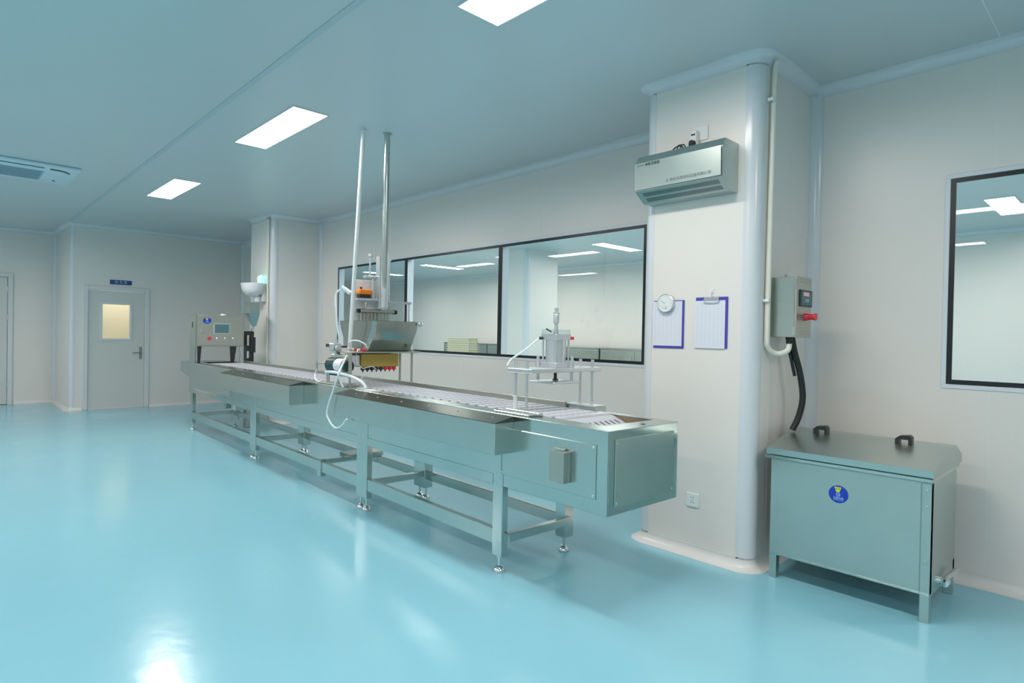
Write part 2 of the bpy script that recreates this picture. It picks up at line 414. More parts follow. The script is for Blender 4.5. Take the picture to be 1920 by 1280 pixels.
# vertical coves: concave inside corners, rounded strips on outside corners
def vcove(x, y, sx, sy, R=0.055):
    mb_ = MB(); poly = [(x, y), (x+sx*(R+0.012), y), (x+sx*(R+0.012), y+sy*0.003), (x+sx*R, y+sy*0.003)]
    for k in range(7):
        a = math.pi/2*k/6; poly.append((x+sx*(0.003+R-R*math.sin(a)), y+sy*(0.003+R-R*math.cos(a))))
    poly += [(x+sx*0.003, y+sy*(R+0.012)), (x, y+sy*(R+0.012))]
    mb_.prism(poly, 'z', 0.05, CZ-0.05); return mb_
n_ = 4
for (x, y, sx, sy, lb_) in ((C1[1], WY, 1, -1, 'vertical bluish cove in the corner behind the steel tank'), (C1[0], WY, -1, -1, 'vertical bluish cove hidden left of the near column'),
                      (C2[1], WY, 1, -1, 'vertical bluish cove between the far column and the window wall'), (C2[0], WY, -1, -1, 'vertical cove behind the far column'),
                      (EWX, WY, 1, -1, 'vertical cove in the far corner of the end wall'), (XW, RY, 1, -1, 'vertical cove in the far left recess corner')):
    struct('trim_%d' % n_, vcove(x, y, sx, sy), M['cove'], lb_, 'cove trim'); n_ += 1
def vround(x, y, sx, sy, r_, wdt):
    """convex corner profile sitting 2 mm proud of a rounded corner"""
    mb_ = MB(); q = 0.003; pts = [(x-sx*wdt, y+sy*q), ]
    cx, cy = x-sx*r_, y-sy*r_
    pts = [(x-sx*(r_+0.012), y+sy*q)]
    for k in range(9):
        a = math.pi/2*k/8; pts.append((cx+sx*(r_+q)*math.sin(a), cy+sy*(r_+q)*math.cos(a)))
    pts.append((x+sx*q, y-sy*(r_+0.012)))
    inn = [(x-sx*0.0, y-sy*(r_+0.012))]
    for k in range(8, -1, -1):
        a = math.pi/2*k/8; inn.append((cx+sx*r_*math.sin(a), cy+sy*r_*math.cos(a)))
    inn.append((x-sx*(r_+0.012), y))
    mb_.prism(pts+inn, 'z', 0.06, CZ-0.06); return mb_
for (x, y, sx, sy, rr, lb_) in ((C1[1], C1[2], 1, -1, RC, 'rounded bluish corner strip at the near edge of the near column'), (C1[0], C1[2], -1, -1, RC, 'rounded bluish corner strip at the far edge of the near column'),
                        (C2[1], C2[2], 1, -1, RC, 'rounded bluish corner strip on the near edge of the far column'), (C2[0], C2[2], -1, -1, RC, 'rounded bluish corner strip on the far edge of the far column'),
                        (EWX, RY, 1, -1, 0.05, 'rounded corner strip where the end wall meets the left recess')):
    struct('trim_%d' % n_, vround(x, y, sx, sy, rr, 0.09), M['cove'], lb_, 'corner trim'); n_ += 1

# windows -------------------------------------------------------------------
def window(name, W, splits, label):
    x0, x1, z0, z1 = W
    t = thing(name, label, 'window', ((x0+x1)/2, WY, z0)); t['kind'] = 'structure'
    mb_ = MB(); tw = 0.024
    for (a, b, c, d) in ((x0-tw, x1+tw, z1-0.002, z1+tw), (x0-tw, x1+tw, z0-tw, z0+0.002), (x0-tw, x0+0.002, z0, z1), (x1-0.002, x1+tw, z0, z1)):
        mb_.box((a, WY-0.006, c), (b, WY+0.004, d), 0.002)
    for (a, b, c, d) in ((x0, x1, z1-0.004, z1), (x0, x1, z0, z0+0.004), (x0, x0+0.004, z0, z1), (x1-0.004, x1, z0, z1)):
        mb_.box((a, WY+0.004, c), (b, WY+0.1, d))
    obj('window_trim', mb_, M['trimw'], t)
    bw = 0.030; ed = [x0]+list(splits)+[x1]
    mb_ = MB()
    mb_.box((x0, WY-0.003, z1-bw), (x1, WY, z1)); mb_.box((x0, WY-0.003, z0), (x1, WY, z0+bw))
    for e in ed:
        a = e if e == x0 else e-bw if e == x1 else e-bw; b = e+bw if e != x1 else e
        mb_.box((a, WY-0.003, z0+bw), (b, WY, z1-bw))
    obj('window_frame', mb_, M['black'], t)
    for a, b in zip(ed, ed[1:]):
        g = MB(); g.box((a+0.01, WY+0.0005, z0+0.01), (b-0.01, WY+0.0055, z1-0.01)); obj('pane', g, M['glass'], t)
    for e in splits:
        g = MB(); g.box((e-0.022, WY+0.006, z0), (e+0.022, WY+0.1, z1)); obj('mullion', g, M['trimw'], t)
    return t
window('window_1', W1, (-6.635, -4.83), 'long three-pane black-framed window behind the conveyor')
window('window_2', W2, (), 'black-framed window cut off by the right picture edge')

# doors ---------------------------------------------------------------------
t = thing('door_1', 'pale grey door with a small cream window under the blue sign', 'door', (EWX, 2.285, 0)); t['kind'] = 'structure'
mb = MB()
for a, b, c, d in ((1.795, 1.865, 0, 2.105), (2.705, 2.775, 0, 2.105), (1.865, 2.705, 2.035, 2.105)):
    mb.box((EWX-0.09, a, c), (EWX+0.025, b, d), 0.004)
obj('door_frame', mb, M['doorf'], t)
mb = MB(); X0, X1 = EWX-0.045, EWX-0.005; dy0, dy1 = 1.87, 2.70; wy0, wy1, wz0, wz1 = 2.075, 2.475, 1.215, 1.80
mb.box((X0, dy0, 0.008), (X1, wy0, 2.03)); mb.box((X0, wy1, 0.008), (X1, dy1, 2.03)); mb.box((X0, wy0, 0.008), (X1, wy1, wz0)); mb.box((X0, wy0, wz1), (X1, wy1, 2.03))
leaf = obj('door_leaf', mb, M['doorm'], t)
mb = MB()
for a, b, c, d in ((wy0-0.04, wy0, wz0-0.04, wz1+0.04), (wy1, wy1+0.04, wz0-0.04, wz1+0.04), (wy0, wy1, wz0-0.04, wz0), (wy0, wy1, wz1, wz1+0.04)):
    mb.box((X1-0.002, a, c), (X1+0.012, b, d), 0.003)
obj('pane_frame', mb, M['doorf'], leaf)
mb = MB(); mb.box((X1-0.02, wy0, wz0), (X1-0.014, wy1, wz1)); obj('pane', mb, M['glass'], leaf)
mb = MB(); mb.box((X1, 2.625, 0.85), (X1+0.008, 2.668, 1.07), 0.003); mb.cone((X1, 2.646, 0.97), (X1+0.05, 2.646, 0.97), 0.011)
mb.tube([(X1+0.045, 2.652, 0.97), (X1+0.05, 2.60, 0.97), (X1+0.048, 2.52, 0.965)], 0.009); obj('door_handle', mb, M['mtext'], leaf)
mb = MB(); mb.box((EWX-0.08, 1.87, 0.0), (EWX+0.02, 2.70, 0.012), 0.003); obj('threshold', mb, M['trimw'], t)
t = thing('door_2', 'pale grey door at the left picture edge', 'door', (XW, 0.55, 0)); t['kind'] = 'structure'
mb = MB()
for a, b, c, d in ((0.10, 0.17, 0, 2.33), (0.93, 1.0, 0, 2.33), (0.17, 0.93, 2.26, 2.33)): mb.box((XW-0.09, a, c), (XW+0.025, b, d), 0.004)
obj('door_frame', mb, M['doorf'], t)
mb = MB(); mb.box((XW-0.05, 0.175, 0.008), (XW-0.005, 0.925, 2.255), 0.002); leaf = obj('door_leaf', mb, M['doorm'], t)
for z in (0.35, 1.55, 2.05):
    mb = MB(); mb.box((XW-0.004, 0.915, z-0.05), (XW+0.03, 0.94, z+0.05), 0.002); mb.cone((XW+0.03, 0.928, z-0.05), (XW+0.03, 0.928, z+0.05), 0.008); obj('hinge', mb, M['alu'], t)

# room behind the door (cream, lit)
mb = MB()
mb.box((-13.86, 1.72, 0), (-13.80, 3.3, CZ)); mb.box((-13.8, 3.3, 0), (EWX-0.1, 3.36, CZ))
struct('wall_behind_door', mb, plain('cream_wall', (0.72, 0.66, 0.52), 0.5), 'cream wall seen through the little door window', 'wall')
mb = MB(); mb.box((-13.4, 2.2, CZ-0.02), (-13.1, 2.9, CZ-0.001)); obj_l = tag(obj('corridor_lamp', mb, M['lampd'], None, (-13.25, 2.55, CZ-0.02)), 'ceiling lamp lighting the small room behind the door', 'ceiling lamp')

# ================================================================== BACK ROOM (seen through the windows)
BY = YN
mb = MB(); mb.box((-21, WY+0.1, -0.12), (XE+0.2, BY+0.2, 0)); struct('floor_back_room', mb, M['floor'], 'blue floor of the room behind the windows', 'floor')
mb = MB(); mb.box((-21, WY+0.1, CZ), (XE+0.2, BY+0.2, CZ+0.12)); struct('ceiling_back_room', mb, M['ceil'], 'ceiling of the room behind the windows', 'ceiling')
mb = MB(); mb.box((-21, BY, 0), (XE+0.2, BY+0.1, CZ))
for k in range(20): mb.box((-20+k*1.2, BY-0.0008, 0), (-19.995+k*1.2, BY+0.002, CZ), 0, 1)
struct('wall_back_room', mb, [M['wall'], M['seam']], 'rear wall of the room behind the windows', 'wall')
mb = MB(); mb.box((-21.1, WY, 0), (-21, BY+0.1, CZ)); mb.box((-21, WY, 0), (EWX-0.1, WY+0.1, CZ)); struct('wall_back_room_left', mb, M['wall'], 'left walls of the room behind the windows', 'wall')
mb = MB(); mb.box((XE, WY+0.1, 0), (XE+0.1, BY+0.1, CZ)); struct('wall_back_room_right', mb, M['wall'], 'right wall of the room behind the windows', 'wall')
mb = MB(); cove(mb, cove_path([(XE, BY, 0), (-21, BY, 0)]), 0.055, CZ, -1); struct('trim_30', mb, M['cove'], 'cove along the top of the rear wall behind the windows', 'cove trim')
mb = MB(); mb.prism([(-9.45, 9.4), (-8.55, 9.4), (-8.55, 8.58), (-8.63, 8.5), (-9.37, 8.5), (-9.45, 8.58)], 'z', 0, CZ); struct('wall_back_room_column', mb, M['wall'], 'pale column standing in the room behind the windows', 'wall')
struct('trim_31', vround(-8.55, 8.5, 1, -1, 0.08, 0.09), M['cove'], 'bluish corner strip of the column behind the windows', 'corner trim')

# ================================================================== CEILING LIGHTS
def make_light(lx, ly, mat, label, grp, loc):
    t = thing('ceiling_light', label, 'ceiling light', (0, 0, 0), group=grp)
    mb_ = MB(); fw_ = 0.008
    for a, b, c, d in ((-lx, lx, -ly, -ly+fw_), (-lx, lx, ly-fw_, ly), (-lx, -lx+fw_, -ly+fw_, ly-fw_), (lx-fw_, lx, -ly+fw_, ly-fw_)):
        mb_.box((a, c, -0.008), (b, d, 0.0), 0.001)
    obj('frame', mb_, M['trimw'], t)
    mb_ = MB(); mb_.box((-lx+fw_, -ly+fw_, -0.006), (lx-fw_, ly-fw_, -0.001)); obj('diffuser', mb_, mat, t)
    ld_ = bpy.data.lights.new('panel_light', 'AREA'); ld_.shape = 'RECTANGLE'; ld_.size = 2*lx-0.03; ld_.size_y = 2*ly-0.03
    ld_.energy = PANEL_W*(4*lx*ly)/0.373; ld_.color = (1.0, 0.915, 0.845); ld_.spread = math.radians(172)
    lo = bpy.data.objects.new('light_source', ld_); COL.objects.link(lo); lo.parent = t; lo.location = (0, 0, -0.012)
    t.location = loc; return t
g1 = 'lit ceiling panels in a row right of the joint strip'
L0 = make_light(0.635, 0.147, M['lamp'], 'large bright ceiling panel light nearest the hanging pipes, middle one of the row', g1, (-5.20, 2.125, CZ))
dup(L0, (-8.40, 2.125, CZ), 'small bright ceiling panel light furthest away, above the far end')
dup(L0, (-1.92, 2.125, CZ), 'bright ceiling panel light cut off by the top picture edge')
dup(L0, (1.30, 2.125, CZ), 'ceiling panel light above the right side, outside the picture')
for x in (-8.4, -5.2, -1.6, 1.6, -11.6): dup(L0, (x, -0.9, CZ), 'ceiling panel light left of the joint strip, above and behind the camera side')['group'] = 'ceiling lights outside the picture'
for x in (-11.0, -6.8, -2.6, 1.6): dup(L0, (x, -4.1, CZ), 'ceiling panel light near the wall behind the camera')['group'] = 'ceiling lights near the front wall'
PANEL_W = 40.0
LB = make_light(0.15, 0.62, M['lampb'], 'ceiling panel light in the room behind the windows', 'lights in the room behind the windows', (-1.27, 9.7, CZ))
LB['label'] = 'lit ceiling panel seen through the window at the right picture edge'
for (x, y, lb_) in ((-4.3, 9.5, 'lit ceiling panel of the back room hidden behind the near column'), (-7.1, 9.5, 'lit ceiling panel seen through the right pane of the long window, at its right end'), (-9.9, 9.6, 'lit ceiling panel seen behind the right mullion of the long window'),
                    (-12.65, 9.5, 'lit ceiling panel seen through the middle pane of the long window'), (-15.5, 9.5, 'lit ceiling panel seen through the left pane of the long window')): dup(LB, (x, y, CZ), lb_)
for (x, y) in ((0.8, 5.7), (-2.8, 5.7), (-5.6, 5.7), (-8.4, 5.7), (-11.2, 5.7), (-15.0, 5.7)): dup(LB, (x, y, CZ), 'ceiling panel light of the back room just behind the window wall, out of sight')['group'] = 'back room lights out of sight'

# ================================================================== CEILING CASSETTE
t = thing('ceiling_air_conditioner', 'pale blue cassette air conditioner set in the ceiling at the left edge', 'air conditioner', (-8.58, 0.3, CZ))
mb = MB(); mb.box((-9.07, -0.55, CZ-0.03), (-8.09, 1.15, CZ-0.001), 0.012, 0, 2); obj('panel', mb, M['acw'], t)
mb = MB(); mb.box((-8.92, -0.30, CZ-0.034), (-8.40, 0.86, CZ-0.028), 0.002)
for k in range(24): mb.box((-8.90+k*0.0212, -0.28, CZ-0.038), (-8.895+k*0.0212, 0.84, CZ-0.034))
obj('grille', mb, M['acd'], t)
mb = MB(); mb.box((-8.235, -0.30, CZ-0.033), (-8.20, 0.84, CZ-0.0295)); obj('air_slot', mb, M['black_plastic'], t)
mb = MB(); mb.tube([(-8.22, 0.89, CZ-0.031), (-8.24, 1.0, CZ-0.031), (-8.32, 1.07, CZ-0.031)], 0.010, 8); obj('air_slot', mb, M['black_plastic'], t)
mb = MB(); mb.cone((-8.86, 0.99, CZ-0.034), (-8.86, 0.99, CZ-0.028), 0.016); obj('status_light', mb, M['black_plastic'], t)

# ================================================================== CONVEYOR
TH = math.radians(-1.59); ORG = Vector((-1.82, 2.39, 0))
def WL(x, y, z): 
    c, s = math.cos(TH), math.sin(TH); return Vector((ORG.x+x*c-y*s, ORG.y+x*s+y*c, z))
def cthing(name, label, cat, base, group=None):
    return thing(name, label, cat, base, TH, WL(*base), group)
TZ = 0.935
cv = cthing('conveyor_line', 'long stainless steel conveyor line with slatted belt across the blue floor', 'conveyor', (-3.7, 0.3, 0))
# chassis / body
mb = MB()
mb.box((-7.5, 0.0, 0.515), (0, 0.012, TZ-0.001), 0.002)            # front sheet
mb.box((-7.5, 0.598, 0.515), (0, 0.61, TZ-0.001), 0.002)           # back sheet
mb.box((-0.012, 0.012, 0.515), (0, 0.598, TZ-0.001), 0.001)        # end sheet
mb.box((-7.5, 0.012, 0.515), (-7.488, 0.598, TZ-0.001), 0.001)
mb.box((-7.49, 0.012, 0.515), (-0.012, 0.598, 0.527))
body = obj('body', mb, M['polish'], cv)
mb = MB()                                                          # top plates around the belt opening
mb.box((-7.5, -0.002, TZ-0.003), (0.002, 0.135, TZ+0.002), 0.001); mb.box((-7.5, 0.565, TZ-0.003), (0.002, 0.612, TZ+0.002), 0.001)
mb.box((-0.13, 0.135, TZ-0.003), (0.002, 0.565, TZ+0.002), 0.001)
obj('top_frame', mb, M['steel'], cv)
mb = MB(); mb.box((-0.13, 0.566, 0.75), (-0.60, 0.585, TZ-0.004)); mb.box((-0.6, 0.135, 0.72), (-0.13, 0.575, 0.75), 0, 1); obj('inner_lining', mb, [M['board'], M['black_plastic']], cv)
mb = MB(); mb.cone((-0.055, 0.36, TZ), (-0.055, 0.36, TZ+0.004), 0.012); obj('plug_cap', mb, M['rubber'], cv)
# removable panels
mb = MB(); mb.box((-0.79, -0.006, 0.587), (-0.069, 0.0, 0.862), 0.0025); sp = obj('side_panel', mb, M['steel'], cv)
for x in (-0.775, -0.085):
    for z in (0.603, 0.846): obj('screw', MB().lathe([(0.007, 0), (0.007, -0.002), (0.003, -0.004)], (x, -0.006, z), 'y', 10), M['chrome'], sp)
mb = MB(); mb.box((0.0, 0.055, 0.556), (0.006, 0.566, 0.892), 0.0025); ep = obj('end_panel', mb, M['steelv'], cv)
for y in (0.07, 0.551):
    for z in (0.575, 0.873): obj('screw', MB().lathe([(0.007, 0), (0.007, 0.002), (0.003, 0.004)], (0.006, y, z), 'x', 10), M['chrome'], ep)
# bracket box on the side panel
mb = MB(); mb.prism([(-0.006, 0.640), (-0.054, 0.640), (-0.054, 0.795), (-0.044, 0.800), (-0.006, 0.800)], 'x', -0.345, -0.241)
bx = obj('switch_box', mb, M['matte_steel'], cv)
mb = MB(); mb.box((-0.335, -0.030, 0.799), (-0.265, -0.010, 0.815), 0.004); mb.box((-0.2415, -0.026, 0.642), (-0.239, -0.018, 0.798)); obj('box_flange', mb, M['polish'], bx)
# side covers
mb = MB(); mb.box((-2.69, -0.138, 0.725), (-0.69, 0.0, 0.905), 0.002); c1 = obj('side_cover', mb, M['steel'], cv)
mb = MB(); mb.prism([(0.0, 0.934), (-0.139, 0.906), (-0.139, 0.902), (0, 0.902)], 'x', -2.69, -0.69); obj('cover_lid', mb, M['dark_steel'], c1)
mb = MB(); mb.box((-5.62, -0.14, 0.72), (-3.60, 0.0, 0.900), 0.002); c2 = obj('side_cover', mb, M['steel'], cv)
mb = MB(); mb.prism([(0.0, 0.932), (-0.141, 0.902), (-0.141, 0.897), (0, 0.897)], 'x', -5.62, -3.60); obj('cover_lid', mb, M['dark_steel'], c2)
obj('edge_strip', MB().box((-7.45, -0.003, TZ+0.002), (-5.66, 0.035, TZ+0.004)), M['dark_steel'], cv)
mb = MB(); mb.box((-7.46, -0.004, 0.60), (-5.72, 0.0, 0.90), 0.001); mb.box((-5.70, -0.003, 0.60), (-5.66, 0.0, 0.9)); obj('side_panel', mb, M['steel'], cv)
mb = MB(); mb.prism([(-7.5, 0.72), (-7.5, 0.934), (-7.97, 0.934), (-7.97, 0.79)], 'y', 0.0, 0.61); obj('end_chute', mb, M['steel'], cv)
for c_, xs, yy, zz in ((c1, [-2.45+0.33*k for k in range(6)], -0.105, 0.9125), (c2, [-5.4+0.33*k for k in range(6)], -0.105, 0.9115)):
    for x in xs: obj('screw', MB().lathe([(0.009, 0), (0.009, 0.003), (0.004, 0.006)], (x, yy+0.04, zz+0.006), 'z', 10), M['chrome'], c_)
for x in (-5.95, -6.35, -6.75, -7.15): obj('screw', MB().lathe([(0.009, 0), (0.009, 0.003), (0.004, 0.006)], (x, 0.018, TZ+0.004), 'z', 10), M['chrome'], cv)
mb = MB()
mb.box((-7.45, -0.004, 0.515), (-0.86, 0.0, 0.577), 0.0015)
obj('lower_rail', mb, M['polish'], cv)
# guard rail at the back
mb = MB(); mb.box((-7.05, 0.592, TZ), (-0.84, 0.600, 0.965), 0.001); mb.box((-7.05, 0.585, 0.960), (-0.84, 0.607, 0.968), 0.001); obj('guard_rail', mb, M['matte_steel'], cv)
# belt
def slat_mesh():
    m_ = MB(); w2 = 0.0445
    m_.box((-w2, 0.150, -0.014), (w2, 0.560, 0.0), 0.003)
    m_.box((-0.012, 0.165, 0.0), (0.022, 0.545, 0.0012), 0, 0); m_.box((0.030, 0.152, -0.0002), (0.038, 0.558, 0.0008), 0, 1)
    for y in (0.19, 0.24, 0.29, 0.34, 0.39, 0.44, 0.49): m_.box((-0.034, y, 0.0), (-0.026, y+0.022, 0.0006), 0, 1)
    m_.box((-w2-0.003, 0.140, -0.016), (-w2+0.012, 0.152, 0.003), 0.001, 1)
    return m_
s0 = obj('belt_slat', slat_mesh(), [M['slat'], M['slatd']], cv)
BASE_cv = BASE[cv.name]
# slat mesh was shifted by the base: shift so that x of the slat is set by its location
s0.location = (-0.475, 0, TZ+0.004)
x = -0.475-0.1; 
while x > -7.05:
    c = s0.copy(); COL.objects.link(c); c.parent = cv; c.location = (x, 0, TZ+0.004); x -= 0.1
mb = MB()
a = math.radians(20)
def rotp(x_, z_): return (-0.425+x_*1.25*math.cos(a)+z_*math.sin(a), TZ-0.001-x_*1.25*math.sin(a)+z_*math.cos(a))
poly = [rotp(0, -0.012), rotp(0.10, -0.012), rotp(0.10, 0.0), rotp(0, 0.0)]
mb.prism(poly, 'y', 0.15, 0.56)
for k in range(8):
    y = 0.19+k*0.045; mb.prism([rotp(0.05, 0.0), rotp(0.085, 0.0), rotp(0.085, 0.0008), rotp(0.05, 0.0008)], 'y', y, y+0.012, 1)
obj('turning_slat', mb, [M['slat'], M['black_plastic']], cv)
mb = MB(); mb.cone((-0.40, 0.14, 0.83), (-0.40, 0.565, 0.83), 0.060, n=24); obj('end_roller', mb, M['black_plastic'], cv)
# legs, rails, feet
def foot(x, y):
    m_ = MB(); m_.lathe([(0.034, 0.0), (0.036, 0.003), (0.036, 0.010), (0.032, 0.020), (0.023, 0.030), (0.013, 0.036), (0.009, 0.038), (0.009, 0.12)], (x, y, 0), 'z', 18)
    m_.lathe([(0.016, 0.088), (0.016, 0.1)], (x, y, 0), 'z', 6)
    return m_
LEGS = [(-0.812, 0.085), (-2.46, 0.165), (-4.915, 0.17), (-7.35, 0.085)]
for (x, wd) in LEGS:
    for side in (0, 1):
        y0, y1 = (-0.006, 0.042) if side == 0 else (0.535, 0.618)
        m_ = MB(); ztop = 0.72 if side == 0 else 0.52
        if side == 0 and x < -7: ztop = 0.52
        m_.box((x-wd/2, y0, 0.098), (x+wd/2, y1, ztop), 0.003); lg = obj('leg', m_, M['polish'], cv)
        for fx in ((x,) if wd < 0.1 else (x-0.045, x+0.045)):
            fo = foot(fx, (y0+y1)/2); obj('levelling_foot', fo, M['chrome'], lg)
for y0, y1, z0, z1 in ((0.0, 0.038, 0.16, 0.252), (0.575, 0.612, 0.16, 0.235)):
    for a_, b_ in ((-7.31, -5.0), (-4.83, -3.26), (-3.20, -2.545), (-2.375, -0.855)):
        m_ = MB(); m_.box((a_-0.01, y0, z0), (b_+0.01, y1, z1), 0.003); obj('frame_rail', m_, M['steel'], cv)
for x in (-0.765, -2.42, -4.87, -7.33):
    m_ = MB(); m_.box((x-0.02, 0.03, 0.185), (x+0.02, 0.58, 0.235), 0.003); obj('cross_member', m_, M['steel'], cv)
m_ = MB(); m_.box((-3.27, -0.01, 0.12), (-3.2, 0.045, 0.262), 0.003); obj('frame_joint', m_, M['steel'], cv)
m_ = MB(); m_.box((-3.26, 0.03, 0.225), (-3.20, 0.60, 0.262), 0.003); m_.box((-3.30, 0.22, 0.262), (-3.10, 0.56, 0.30), 0.003); obj('cross_member', m_, M['steel'], cv)
# drive motor under the far part
m_ = MB(); m_.cone((-6.4, 0.15, 0.44), (-6.4, 0.45, 0.44), 0.055); m_.box((-6.6, 0.12, 0.49), (-5.9, 0.5, 0.516)); mo = obj('drive_motor', m_, M['matte_steel'], cv)
m_ = MB(); m_.box((-6.25, 0.18, 0.38), (-6.12, 0.36, 0.50), 0.01); obj('gearbox', m_, M['alu'], mo)

# ================================================================== NEAR PRESS
pr = cthing('pneumatic_press', 'small aluminium pneumatic press on four rods over the near end of the belt', 'press', (-0.76, 0.41, TZ+0.002))
m_ = MB(); m_.box((-0.90, 0.03, TZ+0.002), (-0.60, 0.125, TZ+0.014), 0.002); m_.box((-0.885, 0.115, TZ+0.002), (-0.60, 0.15, TZ+0.018), 0.002)
obj('base_plate', m_, M['polish'], pr)
m_ = MB(); m_.box((-0.865, 0.612, TZ-0.03), (-0.60, 0.72, TZ+0.02), 0.002); m_.box((-0.86, 0.612, TZ+0.02), (-0.61, 0.72, TZ+0.026), 0.001, 1); obj('base_plate', m_, [M['steel'], M['alu']], pr)
for (x, y) in ((-0.826, 0.135), (-0.728, 0.135), (-0.80, 0.69), (-0.688, 0.68)):
    zb = TZ+0.014 if y < 0.3 else TZ+0.026
    m_ = MB(); m_.cone((x, y, zb), (x, y, 1.252), 0.0085, n=14)
    m_.lathe([(0.014, zb), (0.014, zb+0.012)], (x, y, 0), 'z', 6)
    m_.lathe([(0.013, 1.205), (0.013, 1.217)], (x, y, 0), 'z', 6); m_.lathe([(0.013, 1.165), (0.013, 1.178)], (x, y, 0), 'z', 6)
    m_.cone((x, y, 1.217), (x, y, 1.252), 0.0105, n=14)
    obj('column_rod', m_, M['alu'], pr)
m_ = MB(); m_.cone((-0.826, 0.135, TZ+0.02), (-0.826, 0.135, 1.03), 0.013); m_.cone((-0.826, 0.135, 1.03), (-0.826, 0.135, 1.036), 0.02); obj('sleeve', m_, M['white'], pr)
m_ = MB(); m_.box((-0.862, 0.10, 1.178), (-0.655, 0.73, 1.203), 0.003); obj('bridge_plate', m_, M['alu'], pr)
m_ = MB(); m_.box((-0.825, 0.345, 1.203), (-0.695, 0.475, 1.235), 0.003); m_.cone((-0.76, 0.41, 1.235), (-0.76, 0.41, 1.375), 0.064, n=32)
for dx in (-0.056, 0.056):
    for dy in (-0.056, 0.056): m_.cone((-0.76+dx, 0.41+dy, 1.235), (-0.76+dx, 0.41+dy, 1.375), 0.006, n=8)
cy = obj('cylinder', m_, M['alu'], pr)
m_ = MB(); m_.box((-0.827, 0.343, 1.375), (-0.693, 0.477, 1.412), 0.003); obj('cylinder_head', m_, M['alu'], cy)
m_ = MB(); m_.box((-0.825, 0.345, 1.412), (-0.695, 0.475, 1.44), 0.002); obj('acrylic_cover', m_, M['glass2'], cy)
m_ = MB(); m_.lathe([(0.016, 1.41), (0.016, 1.425), (0.011, 1.43), (0.011, 1.478), (0.018, 1.48), (0.019, 1.53), (0.017, 1.54), (0.021, 1.542), (0.021, 1.547), (0.008, 1.55), (0.008, 1.556), (0.012, 1.558), (0.012, 1.575)], (-0.76, 0.41, 0), 'z', 18); obj('adjusting_rod', m_, M['alu'], pr)
m_ = MB(); m_.tube([(-0.80, 0.36, 1.445), (-0.775, 0.385, 1.425)], 0.005, smooth=False); m_.cone((-0.81, 0.345, 1.385), (-0.825, 0.325, 1.385), 0.009); obj('fitting', m_, M['rubber'], pr)
m_ = MB(); m_.box((-0.702, 0.477, 1.378), (-0.684, 0.497, 1.398), 0.003); obj('fitting', m_, M['red'], pr)
for dx, dy in ((-0.085, -0.07), (0.075, 0.07)):
    m_ = MB(); m_.cone((-0.76+dx, 0.41+dy, 1.125), (-0.76+dx, 0.41+dy, 1.275), 0.010, n=14); m_.cone((-0.76+dx, 0.41+dy, 1.203), (-0.76+dx, 0.41+dy, 1.25), 0.016, n=14); obj('guide_rod', m_, M['alu'], pr)
m_ = MB(); m_.cone((-0.76, 0.41, 1.125), (-0.76, 0.41, 1.18), 0.010, n=14); m_.cone((-0.76, 0.41, 1.122), (-0.76, 0.41, 1.132), 0.018, n=6); obj('piston_rod', m_, M['black_plastic'], pr)
m_ = MB(); m_.box((-0.865, 0.29, 1.108), (-0.655, 0.53, 1.120), 0.003); obj('press_plate', m_, M['alu'], pr)
m_ = MB(); m_.tube([(-0.825, 0.325, 1.385), (-0.86, 0.24, 1.31), (-0.90, 0.16, 1.25), (-0.89, 0.12, 1.21)], 0.006); obj('air_hose', m_, M['hose'], pr)

# ================================================================== FILLING STATION
fs = cthing('filling_machine', 'filling machine with a tapered steel hopper standing over the middle of the conveyor', 'filling machine', (-2.95, 0.4, TZ+0.002))
m_ = MB(); m_.box((-3.10, 0.612, TZ-0.03), (-2.72, 0.72, TZ+0.012), 0.002); obj('base_plate', m_, M['matte_steel'], fs)
m_ = MB(); m_.box((-3.35, 0.03, TZ+0.002), (-2.82, 0.15, TZ+0.014), 0.002); obj('base_plate', m_, M['matte_steel'], fs)
for x, y in ((-3.0, 0.66), (-2.80, 0.66), (-3.10, 0.10), (-2.89, 0.10)):
    z0 = TZ+0.012; m_ = MB(); m_.cone((x, y, z0), (x, y, 1.24), 0.010, n=14); m_.lathe([(0.022, z0), (0.022, z0+0.012)], (x, y, 0), 'z', 6); m_.lathe([(0.016, 1.242), (0.016, 1.255)], (x, y, 0), 'z', 6); obj('post', m_, M['matte_steel'], fs)
m_ = MB(); m_.box((-3.14, 0.06, 1.225), (-2.74, 0.72, 1.236), 0.002); obj('mounting_plate', m_, M['matte_steel'], fs)
# hopper shell: outer loft + open top (thin walls)
def hop_ring(z, x0, x1, y0, y1, rr, n=5):
    pts = []
    for cx_, cy_, a0 in ((x1-rr, y0+rr, -math.pi/2), (x1-rr, y1-rr, 0), (x0+rr, y1-rr, math.pi/2), (x0+rr, y0+rr, math.pi)):
        for k in range(n+1):
            t_ = a0+math.pi/2*k/n; pts.append((cx_+rr*math.cos(t_), cy_+rr*math.sin(t_), z))
    return pts
m_ = MB()
lev = [(1.238, -3.17, -2.855, 0.225, 0.675, 0.03), (1.245, -3.19, -2.845, 0.215, 0.69, 0.035), (1.425, -3.38, -2.765, 0.240, 0.70, 0.035), (1.50, -3.41, -2.75, 0.243, 0.70, 0.035),
       (1.503, -3.415, -2.745, 0.238, 0.705, 0.035), (1.503, -3.40, -2.76, 0.253, 0.69, 0.03), (1.43, -3.37, -2.775, 0.250, 0.69, 0.03), (1.26, -3.17, -2.865, 0.235, 0.67, 0.03)]
rg = [[m_.bm.verts.new(p) for p in hop_ring(*l_)] for l_ in lev]
for A, B in zip(rg, rg[1:]):
    for i in range(len(A)):
        j = (i+1) % len(A); m_.bm.faces.new((A[i], A[j], B[j], B[i]))
m_.bm.faces.new(rg[0][::-1]); m_.bm.faces.new(rg[-1])
